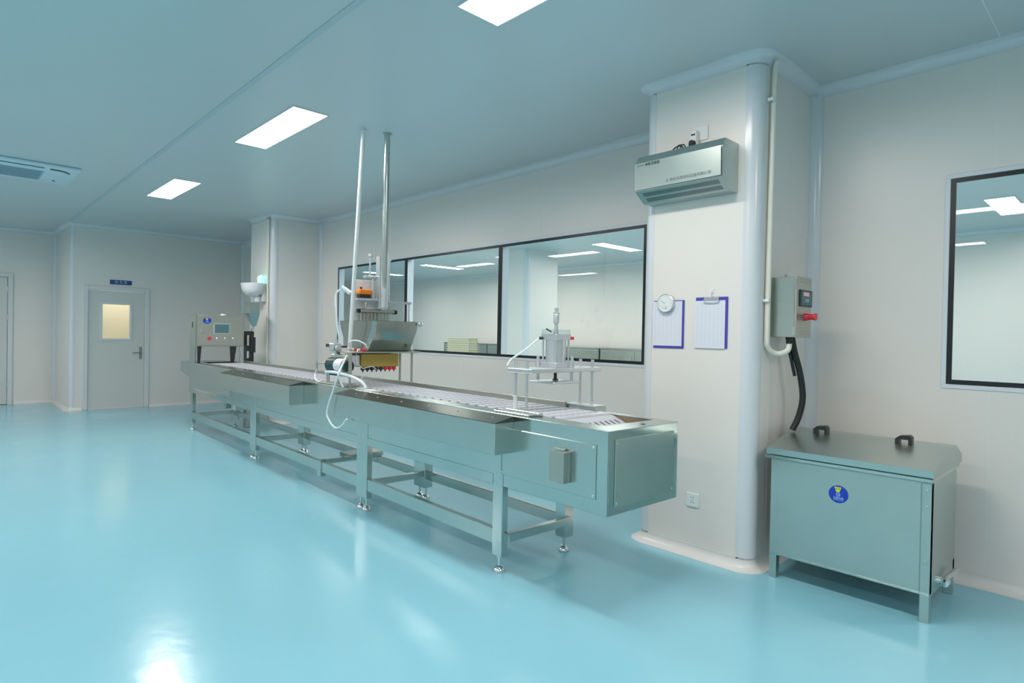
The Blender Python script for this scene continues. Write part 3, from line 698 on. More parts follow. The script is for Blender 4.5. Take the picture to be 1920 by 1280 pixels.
hp = obj('hopper', m_, steel('hopper_steel', (0.44, 0.47, 0.44), 0.20, 0.03, (1, 1, 1), 0.02), fs)
m_ = MB(); m_.lathe([(0.006, 0), (0.012, 0.004), (0.02, 0.012), (0.022, 0.02), (0.016, 0.03), (0.004, 0.034)], (-2.75, 0.70, 1.478), 'x', 16); obj('clamp_knob', m_, M['chrome'], hp)
m_ = MB(); m_.box((-3.17, 0.19, 1.10), (-2.86, 0.56, 1.215), 0.004); vb = obj('valve_block', m_, M['gold'], fs)
m_ = MB(); m_.box((-3.16, 0.06, 1.11), (-2.88, 0.188, 1.205), 0.004); obj('side_plate', m_, M['alu'], fs)
for k in range(8):
    y = 0.215+0.044*k; m_ = MB()
    m_.lathe([(0.014, 1.10), (0.019, 1.096), (0.019, 1.076), (0.010, 1.070), (0.005, 1.064), (0.005, 1.055)], (-2.88, y, 0), 'z', 10); obj('nozzle', m_, M['black_plastic'] if k < 5 else M['red'], vb)
for k in range(6):
    x = -3.13+0.045*k; m_ = MB(); m_.lathe([(0.009, 1.11), (0.011, 1.10), (0.011, 1.085), (0.005, 1.08), (0.005, 1.05)], (x, 0.10, 0), 'z', 10); obj('nozzle', m_, M['cream'], vb)
for k in range(6):
    m_ = MB(); x = -3.07+0.055*k; m_.cone((x, 0.20, 1.245), (x, 0.165, 1.25), 0.009); m_.cone((x, 0.165, 1.25), (x, 0.145, 1.252), 0.012, 0.008); obj('quick_fitting', m_, M['red'] if k % 2 else M['white'], hp)
m_ = MB(); m_.tube([(-3.0, 0.16, 1.25), (-2.95, 0.12, 1.31), (-2.86, 0.14, 1.33), (-2.80, 0.19, 1.30), (-2.80, 0.21, 1.27)], 0.006); m_.tube([(-2.85, 0.15, 1.25), (-2.82, 0.12, 1.20), (-2.80, 0.13, 1.13), (-2.83, 0.19, 1.09)], 0.004)
m_.tube([(-2.80, 0.19, 1.08), (-2.79, 0.15, 1.0), (-2.80, 0.12, 0.95)], 0.004); m_.tube([(-2.84, 0.2, 1.09), (-2.78, 0.25, 1.11), (-2.80, 0.3, 1.08)], 0.004); obj('air_hose', m_, M['hose'], fs)
# dark green motor on the front
m_ = MB(); m_.cone((-3.09, 0.03, 1.115), (-2.95, 0.03, 1.115), 0.066, n=28); m_.box((-3.04, -0.02, 1.03), (-2.94, 0.08, 1.07), 0.005); mo = obj('motor', m_, M['dgreen'], fs)
m_ = MB(); m_.cone((-2.95, 0.03, 1.115), (-2.82, 0.03, 1.115), 0.060, n=28); obj('motor_drum', m_, M['white'], mo)
obj('motor_flange', MB().cone((-2.82, 0.03, 1.115), (-2.77, 0.03, 1.115), 0.048, n=28), M['dgreen'], mo)
m_ = MB(); m_.cone((-3.095, 0.03, 1.115), (-3.09, 0.03, 1.115), 0.03, n=20); obj('motor_cap', m_, M['black_plastic'], mo)
m_ = MB(); m_.box((-2.768, 0.015, 1.02), (-2.745, 0.045, 1.235), 0.003); obj('motor_bracket', m_, M['matte_steel'], fs)
for x, y in ((-3.22, 0.05), (-2.96, 0.035), (-2.755, 0.035)):
    m_ = MB(); m_.cone((x, y, TZ+0.002), (x, y, 1.06), 0.006, n=10); obj('support_rod', m_, M['matte_steel'], fs)
m_ = MB(); m_.cone((-3.58, 0.1, 1.10), (-3.28, 0.1, 1.115), 0.007, n=10); m_.cone((-3.545, 0.1, 1.05), (-3.545, 0.1, 1.12), 0.008, n=10); m_.cone((-3.29, 0.1, 0.945), (-3.29, 0.1, 1.16), 0.007, n=10); obj('sensor_arm', m_, M['matte_steel'], fs)
m_ = MB(); m_.tube([(-3.545, 0.1, 1.05), (-3.56, 0.09, 1.0), (-3.48, 0.06, 0.955), (-3.36, 0.05, 0.945)], 0.007); obj('air_hose', m_, M['hose'], fs)
m_ = MB(); m_.box((-3.13, 0.02, 1.235), (-3.05, 0.10, 1.30), 0.006); m_.cone((-3.09, 0.06, 1.30), (-3.09, 0.06, 1.335), 0.022); m_.cone((-3.04, 0.05, 1.26), (-3.01, 0.05, 1.26), 0.02); m_.cone((-3.09, 0.06, 1.21), (-3.09, 0.06, 1.236), 0.03); obj('regulator', m_, M['alu'], fs)
m_ = MB(); m_.box((-3.22, 0.03, 1.265), (-3.13, 0.08, 1.295), 0.003); obj('regulator_knob', m_, M['dgreen'], fs)
m_ = MB(); m_.tube([(-3.14, 0.0, 1.045), (-3.0, -0.03, 1.058), (-2.85, -0.02, 1.055), (-2.68, 0.02, 1.03), (-2.57, 0.05, 0.99), (-2.53, 0.06, TZ+0.012)], 0.013); obj('supply_hose', m_, M['hose'], fs)
m_ = MB(); m_.box((-2.66, 0.04, TZ+0.002), (-2.55, 0.09, TZ+0.012), 0.002); m_.box((-2.50, 0.02, TZ+0.002), (-2.36, 0.08, TZ+0.012), 0.002); obj('hose_clamp', m_, M['white'], fs)
# upper drive: manifold, pistons, cylinder, rods
m_ = MB(); m_.box((-3.03, 0.24, 1.575), (-2.97, 0.58, 1.605), 0.006); m_.cone((-3.0, 0.215, 1.59), (-3.0, 0.30, 1.59), 0.019, mi=1); m_.cone((-3.0, 0.57, 1.59), (-3.0, 0.61, 1.59), 0.019, mi=1); obj('manifold', m_, [M['matte_steel'], M['black_plastic']], fs)
for k in range(9):
    y = 0.255+0.034*k; m_ = MB(); m_.cone((-3.0, y, 1.44), (-3.0, y, 1.58), 0.0095, n=10); obj('piston_rod', m_, M['matte_steel'], fs)
m_ = MB(); m_.box((-3.04, 0.20, 1.680), (-2.96, 0.48, 1.700), 0.002); obj('bracket_plate', m_, M['alu'], fs)
m_ = MB(); m_.box((-3.02, 0.48, 1.668), (-2.98, 0.76, 1.690), 0.002); m_.cone((-3.0, 0.69, 1.50), (-3.0, 0.69, 1.67), 0.008); m_.cone((-3.0, 0.745, 1.50), (-3.0, 0.745, 1.67), 0.008); obj('support_arm', m_, M['alu'], fs)
for y in (0.30, 0.54):
    m_ = MB(); m_.cone((-3.0, y, 1.60), (-3.0, y, 1.668), 0.009); m_.lathe([(0.02, 1.645), (0.02, 1.667)], (-3.0, y, 0), 'z', 6); obj('coupling', m_, M['matte_steel'], fs)
m_ = MB(); m_.cone((-3.0, 0.335, 1.905), (-3.0, 0.335, 2.085), 0.008); m_.lathe([(0.018, 2.07), (0.02, 2.08), (0.016, 2.10), (0.004, 2.105)], (-3.0, 0.335, 0), 'z', 14); m_.cone((-3.0, 0.53, 1.68), (-3.0, 0.53, 2.06), 0.008); m_.lathe([(0.016, 2.055), (0.016, 2.07)], (-3.0, 0.53, 0), 'z', 6); obj('tie_rod', m_, M['alu'], fs)
m_ = MB(); m_.box((-3.03, 0.28, 1.885), (-2.97, 0.50, 1.905), 0.003); obj('top_plate', m_, M['alu'], fs)
for y in (0.375, 0.42):
    m_ = MB(); m_.cone((-3.0, y-0.01, 1.68), (-3.0, y-0.01, 1.886), 0.011); obj('guide_rod', m_, M['alu'], fs)
m_ = MB(); m_.box((-3.025, 0.405, 1.605), (-2.955, 0.445, 2.09), 0.006); obj('lift_cylinder', m_, M['alu'], fs)
m_ = MB(); m_.box((-3.03, 0.225, 1.700), (-2.97, 0.335, 1.735), 0.004); sv = obj('valve_base', m_, M['black_plastic'], fs)
m_ = MB(); m_.box((-3.035, 0.22, 1.735), (-2.965, 0.34, 1.780), 0.008); m_.cone((-3.0, 0.25, 1.780), (-3.0, 0.25, 1.800), 0.010, mi=1); obj('valve_cap', m_, [M['orange'], M['black_plastic']], sv)

m_ = MB(); m_.box((-3.075, 0.215, 1.505), (-3.065, 0.46, 1.87), 0.003); obj('bright_patch_panel', m_, M['white'], fs)  # added white panel standing in for the bright area behind the machine

# pipes from the ceiling
m_ = MB(); b0 = WL(-2.80, 0.371, CZ); b1 = WL(-2.86, 0.40, 1.60); m_.cone(b1, b0, 0.025, n=24)
m_.cone(b0-Vector((0, 0, 0.012)), b0-Vector((0, 0, 0.001)), 0.038, n=24)
sp_ = thing('steel_ceiling_pipe', 'upright stainless steel pipe from the ceiling down to the filling machine', 'pipe', tuple(b1)); obj('pipe', m_, M['steel'], sp_)
m_ = MB(); m_.cone(b1+Vector((0, 0, 0.02)), b1+Vector((0.004, 0, 0.5)), 0.032, n=24); obj('pipe_sleeve', m_, M['alu'], sp_)
c0 = WL(-2.84, 0.165, CZ-0.001); c1_ = WL(-3.0, 0.15, 1.235)
wp = thing('white_ceiling_conduit', 'slanting white plastic conduit from the ceiling down past the hopper', 'pipe', tuple(c1_))
m_ = MB(); m_.cone(c1_, c0, 0.018, n=20); obj('conduit', m_, M['white'], wp)
m_ = MB(); m_.cone(c0-Vector((0, 0, 0.02)), c0, 0.024, n=20); obj('conduit_collar', m_, M['trimw'], wp)
m_ = MB()
m_.tube([WL(-3.0, 0.15, 1.24), WL(-2.88, 0.04, 1.12), WL(-2.84, -0.03, 1.06), WL(-2.82, -0.02, 0.99), WL(-2.80, -0.005, 0.94)], 0.008)
tag(obj('thin_white_tube', m_, M['hose'], None, tuple(WL(-2.80, -0.005, 0.94))), 'thin white tube hanging straight down from the white conduit onto the conveyor edge', 'tube')
m_ = MB(); m_.tube([WL(-3.0, 0.15, 1.23), WL(-2.75, -0.02, 1.17), WL(-2.58, -0.15, 1.08), WL(-2.645, -0.165, 0.942), WL(-2.744, -0.17, 0.761), WL(-2.70, -0.17, 0.69), WL(-2.60, -0.17, 0.645), WL(-2.50, -0.17, 0.665), WL(-2.40, -0.17, 0.735)], 0.0075)
tag(obj('looping_white_tube', m_, M['hose'], None, tuple(WL(-2.6, -0.17, 0.645))), 'long white tube looping down in front of the conveyor side cover', 'tube')
m_ = MB(); m_.tube([WL(-3.02, 0.13, 1.78), WL(-3.06, 0.07, 1.76), WL(-3.08, 0.05, 1.70), WL(-3.06, 0.05, 1.58), WL(-3.05, 0.055, 1.46), WL(-3.03, 0.07, 1.335)], 0.008)
m_.cone(WL(-3.0, 0.15, 1.74), WL(-3.05, 0.09, 1.79), 0.02); m_.cone(WL(-3.075, 0.05, 1.62), WL(-3.075, 0.05, 1.635), 0.014)
tag(obj('curved_white_tube', m_, M['hose'], None, tuple(WL(-3.03, 0.07, 1.34))), 'curved white tube with a fitting beside the orange valve, left of the conduit', 'tube')

# ================================================================== CONTROL CABINET AT THE FAR END
cc = cthing('control_cabinet', 'steel control cabinet with screen and red button standing on the far end of the conveyor', 'control cabinet', (-7.3, 0.3, TZ+0.002))
m_ = MB(); m_.box((-7.46, 0.003, 1.167), (-7.12, 0.612, 1.60), 0.004); obj('housing', m_, M['matte_steel'], cc)
m_ = MB(); m_.box((-7.122, 0.018, 1.182), (-7.112, 0.598, 1.588), 0.003); dr = obj('door', m_, M['matte_steel'], cc)
m_ = MB(); m_.box((-7.47, -0.006, TZ), (-7.20, 0.004, 1.60), 0.002); m_.box((-7.36, -0.009, 1.42), (-7.33, -0.005, 1.50), 0.001, 1); obj('side_plate', m_, [M['steel'], M['black_plastic']], cc)
m_ = MB(); m_.box((-7.114, 0.20, 1.337), (-7.104, 0.419, 1.489), 0.003); m_.box((-7.105, 0.216, 1.352), (-7.102, 0.403, 1.474), 0.001, 1); obj('screen', m_, [M['alu'], M['screen']], dr)
for y, k in ((0.148, 'red'), (0.244, 'chrome'), (0.349, 'chrome'), (0.455, 'chrome')):
    m_ = MB(); m_.lathe([(0.017, 0), (0.017, 0.008), (0.024 if k == 'red' else 0.013, 0.010), (0.024 if k == 'red' else 0.013, 0.024), (0.008, 0.028)], (-7.112, y, 1.278), 'x', 16); obj('push_button', m_, M[k], dr)['label'] = 'red button' if k == 'red' else 'chrome button'
m_ = MB(); m_.box((-7.112, 0.036, 1.35), (-7.098, 0.066, 1.425), 0.004); obj('latch', m_, M['chrome'], dr)
def sticker(parent, c, rx, rz, face):
    """round blue medal sticker; face: 'x' or 'y-'"""
    n = 32; m_ = MB()
    def P(a, b, h): return (c[0]+h, c[1]+a, c[2]+b) if face == 'x' else (c[0]+a, c[1]-h, c[2]+b)
    def poly(pts, h0, h1, mi):
        A = [m_.bm.verts.new(P(a, b, h0)) for a, b in pts]; B = [m_.bm.verts.new(P(a, b, h1)) for a, b in pts]
        k = len(pts)
        for i in range(k): m_.bm.faces.new((A[i], A[(i+1) % k], B[(i+1) % k], B[i])).material_index = mi
        m_.bm.faces.new(A).material_index = mi; m_.bm.faces.new(B).material_index = mi
    poly([(rx*math.cos(2*math.pi*k/n), rz*math.sin(2*math.pi*k/n)) for k in range(n)], 0, 0.0010, 0)
    poly([(-0.42*rx, 0.82*rz), (0.30*rx, 0.82*rz), (0.10*rx, 0.25*rz), (-0.22*rx, 0.25*rz)], 0.0010, 0.0016, 1)
    poly([(-0.26*rx, 0.66*rz), (-0.14*rx, 0.68*rz), (-0.14*rx, 0.56*rz), (-0.24*rx, 0.54*rz)], 0.0016, 0.0019, 3)
    poly([(0.02*rx, 0.68*rz), (0.14*rx, 0.66*rz), (0.12*rx, 0.54*rz), (0.02*rx, 0.56*rz)], 0.0016, 0.0019, 3)
    cx_, cz_ = -0.03*rx, -0.02*rz
    for k in range(16):
        a0, a1 = 2*math.pi*k/16, 2*math.pi*(k+1)/16
        poly([(cx_+rx*.22*math.cos(a0), cz_+rz*.22*math.sin(a0)), (cx_+rx*.22*math.cos(a1), cz_+rz*.22*math.sin(a1)), (cx_+rx*.16*math.cos(a1), cz_+rz*.16*math.sin(a1)), (cx_+rx*.16*math.cos(a0), cz_+rz*.16*math.sin(a0))], 0.0010, 0.0016, 2)
    poly([(cx_-0.07*rx, cz_+0.10*rz), (cx_+0.03*rx, cz_+0.02*rz), (cx_+0.10*rx, cz_-0.09*rz), (cx_-0.02*rx, cz_-0.05*rz)], 0.0010, 0.0016, 2)
    o = obj('sticker', m_, [M['blue'], M['yellow'], M['ltext'], M['dtext']], parent); o['label'] = 'round blue sticker with a yellow medal ribbon'
    R_ = R_RIGHT if face == 'x' else R_FRONT
    pt = P(0, -0.43*rz, 0.0014); text('sticker_text', '名豪机械', rz*0.27, pt, R_, M['ltext'], o)
    pt = P(0.02*rx, -0.64*rz, 0.0014); text('sticker_text', '0532-86618188', rz*0.17, pt, R_, M['ltext'], o)
    return o
sticker(dr, (-7.112, 0.118, 1.52), 0.054, 0.044, 'x')
for y0, y1, y2, y3 in ((0.008, 0.055, 0.008, 0.038), (0.432, 0.507, 0.436, 0.482)):
    m_ = MB(); m_.hexa([(-7.14, y2, TZ+0.004), (-7.12, y2, TZ+0.004), (-7.12, y3, TZ+0.004), (-7.14, y3, TZ+0.004), (-7.17, y0, 1.167), (-7.12, y0, 1.167), (-7.12, y1, 1.167), (-7.17, y1, 1.167)]); obj('leg', m_, M['black_plastic'], cc)
for y in (0.49, 0.52, 0.575):
    m_ = MB(); m_.cone((-7.15, y, TZ+0.004), (-7.15, y, 1.167), 0.008, n=8); obj('support_rod', m_, M['chrome'], cc)
m_ = MB(); m_.lathe([(0.04, 1.60), (0.04, 1.606), (0.03, 1.616), (0.01, 1.62)], (-7.2, 0.351, 0), 'z', 18); obj('top_cap', m_, M['white'], cc)
# black pump stand and small funnel behind the cabinet
ps = cthing('pump_stand', 'tall black pump stand with a small steel funnel, right of the control cabinet', 'pump', (-7.2, 0.70, 0))
m_ = MB(); m_.box((-7.28, 0.66, 0.90), (-7.13, 0.755, 1.385), 0.006); m_.box((-7.15, 0.64, 0.90), (-7.10, 0.78, 0.945), 0.006); m_.box((-7.27, 0.70, 1.08), (-7.12, 0.775, 1.30), 0.006); obj('pump_body', m_, M['black_plastic'], ps)
m_ = MB(); m_.box((-7.26, 0.66, 0.0), (-7.14, 0.755, 0.90), 0.006); obj('stand', m_, M['matte_steel'], ps)
m_ = MB(); m_.cone((-7.10, 0.66, 1.18), (-7.10, 0.66, 1.33), 0.012, n=10); m_.cone((-7.10, 0.66, 1.0), (-7.10, 0.66, 1.1), 0.014, n=10); obj('piston', m_, M['alu'], ps)
m_ = MB(); m_.hexa([(-7.23, 0.755, 1.46), (-7.18, 0.755, 1.46), (-7.18, 0.80, 1.46), (-7.23, 0.80, 1.46), (-7.32, 0.665, 1.64), (-7.10, 0.665, 1.64), (-7.10, 0.82, 1.64), (-7.32, 0.82, 1.64)]); m_.box((-7.32, 0.665, 1.64), (-7.10, 0.82, 1.80), 0.002); m_.cone((-7.20, 0.74, 1.38), (-7.20, 0.77, 1.47), 0.015); obj('funnel', m_, M['steel'], ps)

# ================================================================== THINGS ON THE NEAR COLUMN
FY = C1[2]
ac = thing('air_curtain', 'brushed steel air curtain unit mounted high on the near column', 'air curtain', (-2.07, FY, 2.30))
ax0, ax1 = -2.385, -1.768
m_ = MB(); pf = [(FY-0.001, 2.300), (3.475, 2.300), (3.372, 2.366), (3.366, 2.548), (3.402, 2.600), (FY-0.001, 2.600)]
m_.prism(pf, 'x', ax0, ax1)
bod = obj('housing', m_, M['steelv'], ac)
m_ = MB(); m_.prism([(3.3655, 2.372), (3.3605, 2.372), (3.3545, 2.545), (3.3595, 2.545)], 'x', ax0+0.004, ax1-0.004); fp = obj('front_plate', m_, M['steelv'], ac)
# grille slots on the sloping lower face
m_ = MB(); p0 = Vector((3.475, 2.300)); p1 = Vector((3.372, 2.366)); dd = (p1-p0); nn = Vector((-dd.y, dd.x)).normalized()
if nn.x > 0: nn = -nn
for row in ((0.14, 0.42), (0.55, 0.83)):
    for k in range(62):
        x = ax0+0.045+k*0.0087
        A = p0+dd*row[0]; B = p0+dd*row[1]
        pts = [A-nn*0.001, B-nn*0.001, B+nn*0.0006, A+nn*0.0006]; m_.prism([(q.x, q.y) for q in pts], 'x', x, x+0.0042)
obj('grille', m_, M['dgreen'], ac)
ang = Matrix(((1, 0, 0), (0, -0.035, -1), (0, 1, -0.035)))
text('lettering', '徐州海源净化设备有限公司', 0.0225, (-1.975, 3.3578, 2.400), R_FRONT, M['mtext'], fp, sx=1.05)
text('lettering', '⧖', 0.026, (-2.135, 3.3578, 2.400), R_FRONT, M['mtext'], fp)
text('lettering', '臭氧消毒器', 0.022, (-2.245, 3.3535, 2.528), R_FRONT, M['dtext'], fp)
text('lettering', 'FM-900', 0.016, (-2.335, 3.3535, 2.528), R_FRONT, M['mtext'], fp)
# cable on top of unit
m_ = MB(); m_.tube([(-2.30, FY-0.03, 2.600), (-2.24, FY-0.03, 2.625), (-2.20, FY-0.03, 2.655), (-2.16, FY-0.03, 2.668), (-2.125, FY-0.035, 2.662), (-2.12, FY-0.03, 2.64), (-2.15, FY-0.03, 2.62)], 0.004, 8)
m_.tube([(-2.20, FY-0.03, 2.605), (-2.205, FY-0.035, 2.645), (-2.17, FY-0.04, 2.66), (-2.14, FY-0.03, 2.655), (-2.13, FY-0.04, 2.61)], 0.004, 8)
m_.tube([(-2.175, FY-0.03, 2.605), (-2.17, FY-0.045, 2.64), (-2.155, FY-0.045, 2.665), (-2.14, FY-0.045, 2.64), (-2.15, FY-0.03, 2.605)], 0.004, 8)
tag(obj('power_cable', m_, M['rubber'], None, (-2.17, FY-0.03, 2.603)), 'coiled black power cable lying on top of the air curtain', 'cable')
so = thing('wall_socket', 'white wall socket plate behind the plug adapter, above the air curtain', 'socket', (-2.0, FY, 2.73))
m_ = MB(); m_.box((-2.062, FY-0.008, 2.675), (-1.972, FY-0.001, 2.770), 0.003); obj('plate', m_, M['white'], so)
m_ = MB(); m_.box((-2.075, FY-0.05, 2.61), (-2.03, FY-0.010, 2.735), 0.004); ad = thing('plug_adapter', 'white timer adapter plugged in the socket above the air curtain', 'adapter', (-2.05, FY-0.03, 2.61)); obj('body', m_, M['white'], ad)
m_ = MB(); m_.box((-2.066, FY-0.052, 2.703), (-2.038, FY-0.0495, 2.713)); obj('display', m_, M['black_plastic'], ad)
m_ = MB(); m_.cone((-2.052, FY-0.075, 2.652), (-2.052, FY-0.050, 2.652), 0.017, 0.021, n=14); m_.box((-2.071, FY-0.075, 2.603), (-2.055, FY-0.052, 2.65), 0.004); tag(obj('power_plug', m_, M['rubber'], None, (-2.055, FY-0.06, 2.603)), 'black round plug pushed in the white timer adapter', 'plug')
def clipboard(name, x0, x1, z0, z1, label, tilt, clip):
    cxm = (x0+x1)/2; t = thing(name, label, 'clipboard', (cxm, FY, z0))
    m_ = MB(); m_.box((x0, FY-0.006, z0), (x1, FY-0.002, z1), 0.0015); obj('board', m_, M['navy'], t)
    m_ = MB(); a, b, c, d = (x0-0.004, x1-0.014, z0+0.016, z1-0.006) if not clip else (x0-0.004, x1-0.016, z0-0.002, z1-0.022)
    m_.box((a, FY-0.0085, c), (b, FY-0.0065, d))
    for k in range(7): xx = a+0.02+(b-a-0.04)*k/6; m_.box((xx, FY-0.0088, c+0.03), (xx+0.0012, FY-0.0085, d-0.03), 0, 1)
    obj('paper', m_, [M['paper'], M['print_grey']], t)
    if clip:
        m_ = MB(); m_.box((cxm-0.052, FY-0.012, z1-0.022), (cxm+0.052, FY-0.006, z1-0.002), 0.003)
        for s in (-1, 1): m_.tube([(cxm+s*0.05, FY-0.012, z1-0.012), (cxm+s*0.054, FY-0.014, z1-0.028), (cxm+s*0.04, FY-0.015, z1-0.036)], 0.003, 8)
        m_.tube([(cxm-0.04, FY-0.015, z1-0.036), (cxm, FY-0.015, z1-0.038), (cxm+0.04, FY-0.015, z1-0.036)], 0.0025, 8)
        obj('clip', m_, M['chrome'], t)
    return t
clipboard('clipboard', -2.347, -2.115, 1.333, 1.652, 'clipboard with white sheet hanging behind the round dial on the column', 0, False)
clipboard('clipboard', -2.032, -1.812, 1.342, 1.665, 'clipboard with metal clip and white sheet hanging from a hook on the column', 0, True)
m_ = MB(); hx = -1.922; m_.box((hx-0.012, FY-0.004, 1.69), (hx+0.012, FY-0.0005, 1.725), 0.002); m_.tube([(hx, FY-0.004, 1.712), (hx, FY-0.014, 1.70), (hx, FY-0.016, 1.68), (hx, FY-0.010, 1.668), (hx, FY-0.018, 1.664)], 0.003, 8)
tag(obj('wall_hook', m_, M['white'], None, (hx, FY, 1.69)), 'small clear white hook holding the right clipboard on the column', 'hook')
di = thing('round_dial', 'round white dial thermometer hanging over the top of the left clipboard', 'thermometer', (-2.243, FY, 1.57))
m_ = MB(); m_.lathe([(0.060, -0.009), (0.063, -0.014), (0.063, -0.030), (0.058, -0.034), (0.056, -0.031)], (-2.243, FY, 1.632), 'y', 32); obj('case', m_, M['alu'], di)
m_ = MB(); m_.lathe([(0.0565, -0.0305), (0.0565, -0.0325)], (-2.243, FY, 1.632), 'y', 32)
for k in range(21):
    a_ = math.radians(-30+12*k); p = Vector((math.cos(a_), math.sin(a_)))
    c_ = Vector((-2.243, 1.632)); s_ = Vector((-p.y, p.x))*0.0008
    q = [c_+p*0.043+s_, c_+p*0.05+s_, c_+p*0.05-s_, c_+p*0.043-s_]; m_.prism([(v.x, v.y) for v in q], 'y', FY-0.0325, FY-0.033, 1)
for k in range(11):
    a_ = math.radians(-150+12*k); p = Vector((math.cos(a_), math.sin(a_))); c_ = Vector((-2.243, 1.622)); s_ = Vector((-p.y, p.x))*0.0008
    q = [c_+p*0.024+s_, c_+p*0.029+s_, c_+p*0.029-s_, c_+p*0.024-s_]; m_.prism([(v.x, v.y) for v in q], 'y', FY-0.0325, FY-0.033, 1)
obj('dial_face', m_, [M['white'], M['mtext']], di)
m_ = MB(); m_.tube([(-2.243, FY-0.034, 1.632), (-2.275, FY-0.034, 1.65)], 0.0012, 6, smooth=False); m_.tube([(-2.243, FY-0.034, 1.615), (-2.232, FY-0.034, 1.592)], 0.0012, 6, smooth=False); obj('needle', m_, M['mtext'], di)
ou = thing('wall_outlet', 'square white power outlet low on the near column', 'outlet', (-2.025, FY, 0.31))
m_ = MB(); m_.box((-2.07, FY-0.009, 0.312), (-1.98, FY-0.001, 0.40), 0.003); obj('plate', m_, M['white'], ou)
m_ = MB()
for x, z, w_, h_ in ((-2.032, 0.372, 0.003, 0.010), (-2.018, 0.372, 0.003, 0.010), (-2.034, 0.340, 0.003, 0.010), (-2.016, 0.340, 0.003, 0.010), (-2.025, 0.352, 0.003, 0.009)): m_.box((x-w_/2, FY-0.0096, z-h_/2), (x+w_/2, FY-0.0089, z+h_/2))
obj('socket_holes', m_, M['dtext'], ou)

# ================================================================== CONTROL BOX + CONDUIT ON THE COLUMN SIDE
SX = C1[1]
cb = thing('control_box', 'steel wall control box with teal display and red plug on the column side', 'control box', (SX, 3.85, 1.42))
m_ = MB(); m_.box((SX+0.004, 3.74, 1.42), (-1.478, 3.965, 1.785), 0.003); obj('housing', m_, M['steel'], cb)
m_ = MB(); m_.box((-1.480, 3.738, 1.418), (-1.466, 3.968, 1.788), 0.003); dr = obj('door', m_, M['matte_steel'], cb)
for z in (1.46, 1.745):
    m_ = MB(); m_.cone((-1.473, 3.736, z-0.028), (-1.473, 3.736, z+0.028), 0.005, n=10); m_.box((-1.486, 3.7365, z-0.025), (-1.468, 3.7405, z+0.025), 0.001); obj('hinge', m_, M['chrome'], cb)
m_ = MB()
for k in range(5):
    for zz in (1.757, 1.775): m_.box((-1.4665, 3.79+k*0.034, zz-0.006), (-1.4655, 3.80+k*0.034, zz+0.004))
for zz in (1.44, 1.455): m_.box((-1.4665, 3.79, zz), (-1.4655, 3.95, zz+0.002))
obj('vent', m_, M['mtext'], dr)
m_ = MB(); m_.box((-1.4665, 3.776, 1.607), (-1.458, 3.960, 1.709), 0.003); m_.box((-1.4585, 3.79, 1.618), (-1.457, 3.945, 1.70), 0, 1); sc = obj('display', m_, [M['dgreen'], M['screen2']], dr)
text('digits', '8888', 0.034, (-1.4568, 3.862, 1.682), R_RIGHT, M['redled'], sc, sx=1.3)
text('digits', '000', 0.028, (-1.4568, 3.875, 1.645), R_RIGHT, M['ltext'], sc, sx=1.3)
m_ = MB(); m_.cone((-1.466, 3.86, 1.545), (-1.440, 3.86, 1.545), 0.024, 0.020, n=18); m_.cone((-1.440, 3.86, 1.545), (-1.405, 3.855, 1.545), 0.018, n=18); m_.cone((-1.405, 3.855, 1.545), (-1.395, 3.855, 1.545), 0.022, n=18); obj('red_plug', m_, M['red'], dr)
m_ = MB(); 
for dz in (-0.012, 0, 0.012): m_.cone((-1.462, 3.76, 1.545+dz), (-1.462, 3.84, 1.545+dz), 0.003, n=8)
obj('terminal', m_, M['mtext'], dr)
m_ = MB(); m_.cone((-1.56, 3.80, 1.786), (-1.56, 3.80, 1.795), 0.006, n=10); m_.cone((-1.56, 3.795, 1.80), (-1.56, 3.805, 1.80), 0.008, n=10); obj('lifting_eye', m_, M['mtext'], cb)
wc = thing('white_conduit', 'white plastic conduit down the column side with a U bend under the control box', 'pipe', (SX+0.02, 3.70, 1.32))
m_ = MB(); px = SX+0.022
m_.tube([(px+0.012, 3.712, CZ-0.03), (px+0.002, 3.708, CZ-0.14), (px, 3.70, 2.4), (px, 3.69, 1.8), (px, 3.688, 1.43), (px, 3.70, 1.36), (px+0.02, 3.735, 1.325), (px+0.05, 3.765, 1.318), (px+0.085, 3.79, 1.34), (px+0.09, 3.80, 1.385)], 0.0165, 16)
obj('conduit', m_, M['cream_pipe'], wc)
m_ = MB(); m_.cone((px+0.09, 3.80, 1.38), (px+0.09, 3.80, 1.418), 0.019); obj('conduit_gland', m_, M['black_plastic'], wc)
for z in (2.86, 1.64):
    m_ = MB(); m_.box((SX+0.004, 3.655, z-0.009), (px+0.02, 3.678, z+0.009), 0.002); obj('pipe_clip', m_, M['white'], wc)
m_ = MB(); m_.tube([(-1.53, 3.84, 1.42), (-1.52, 3.86, 1.33), (-1.50, 3.90, 1.20), (-1.485, 3.915, 1.05), (-1.50, 3.90, 0.93), (-1.525, 3.87, 0.845)], 0.019, 12)
m_.tube([(-1.555, 3.83, 1.42), (-1.545, 3.85, 1.33), (-1.525, 3.885, 1.18)], 0.010, 10)
tag(obj('black_corrugated_hose', m_, M['rubber'], None, (-1.53, 3.86, 0.83)), 'thick black hose hanging from the control box down to the tank', 'hose')

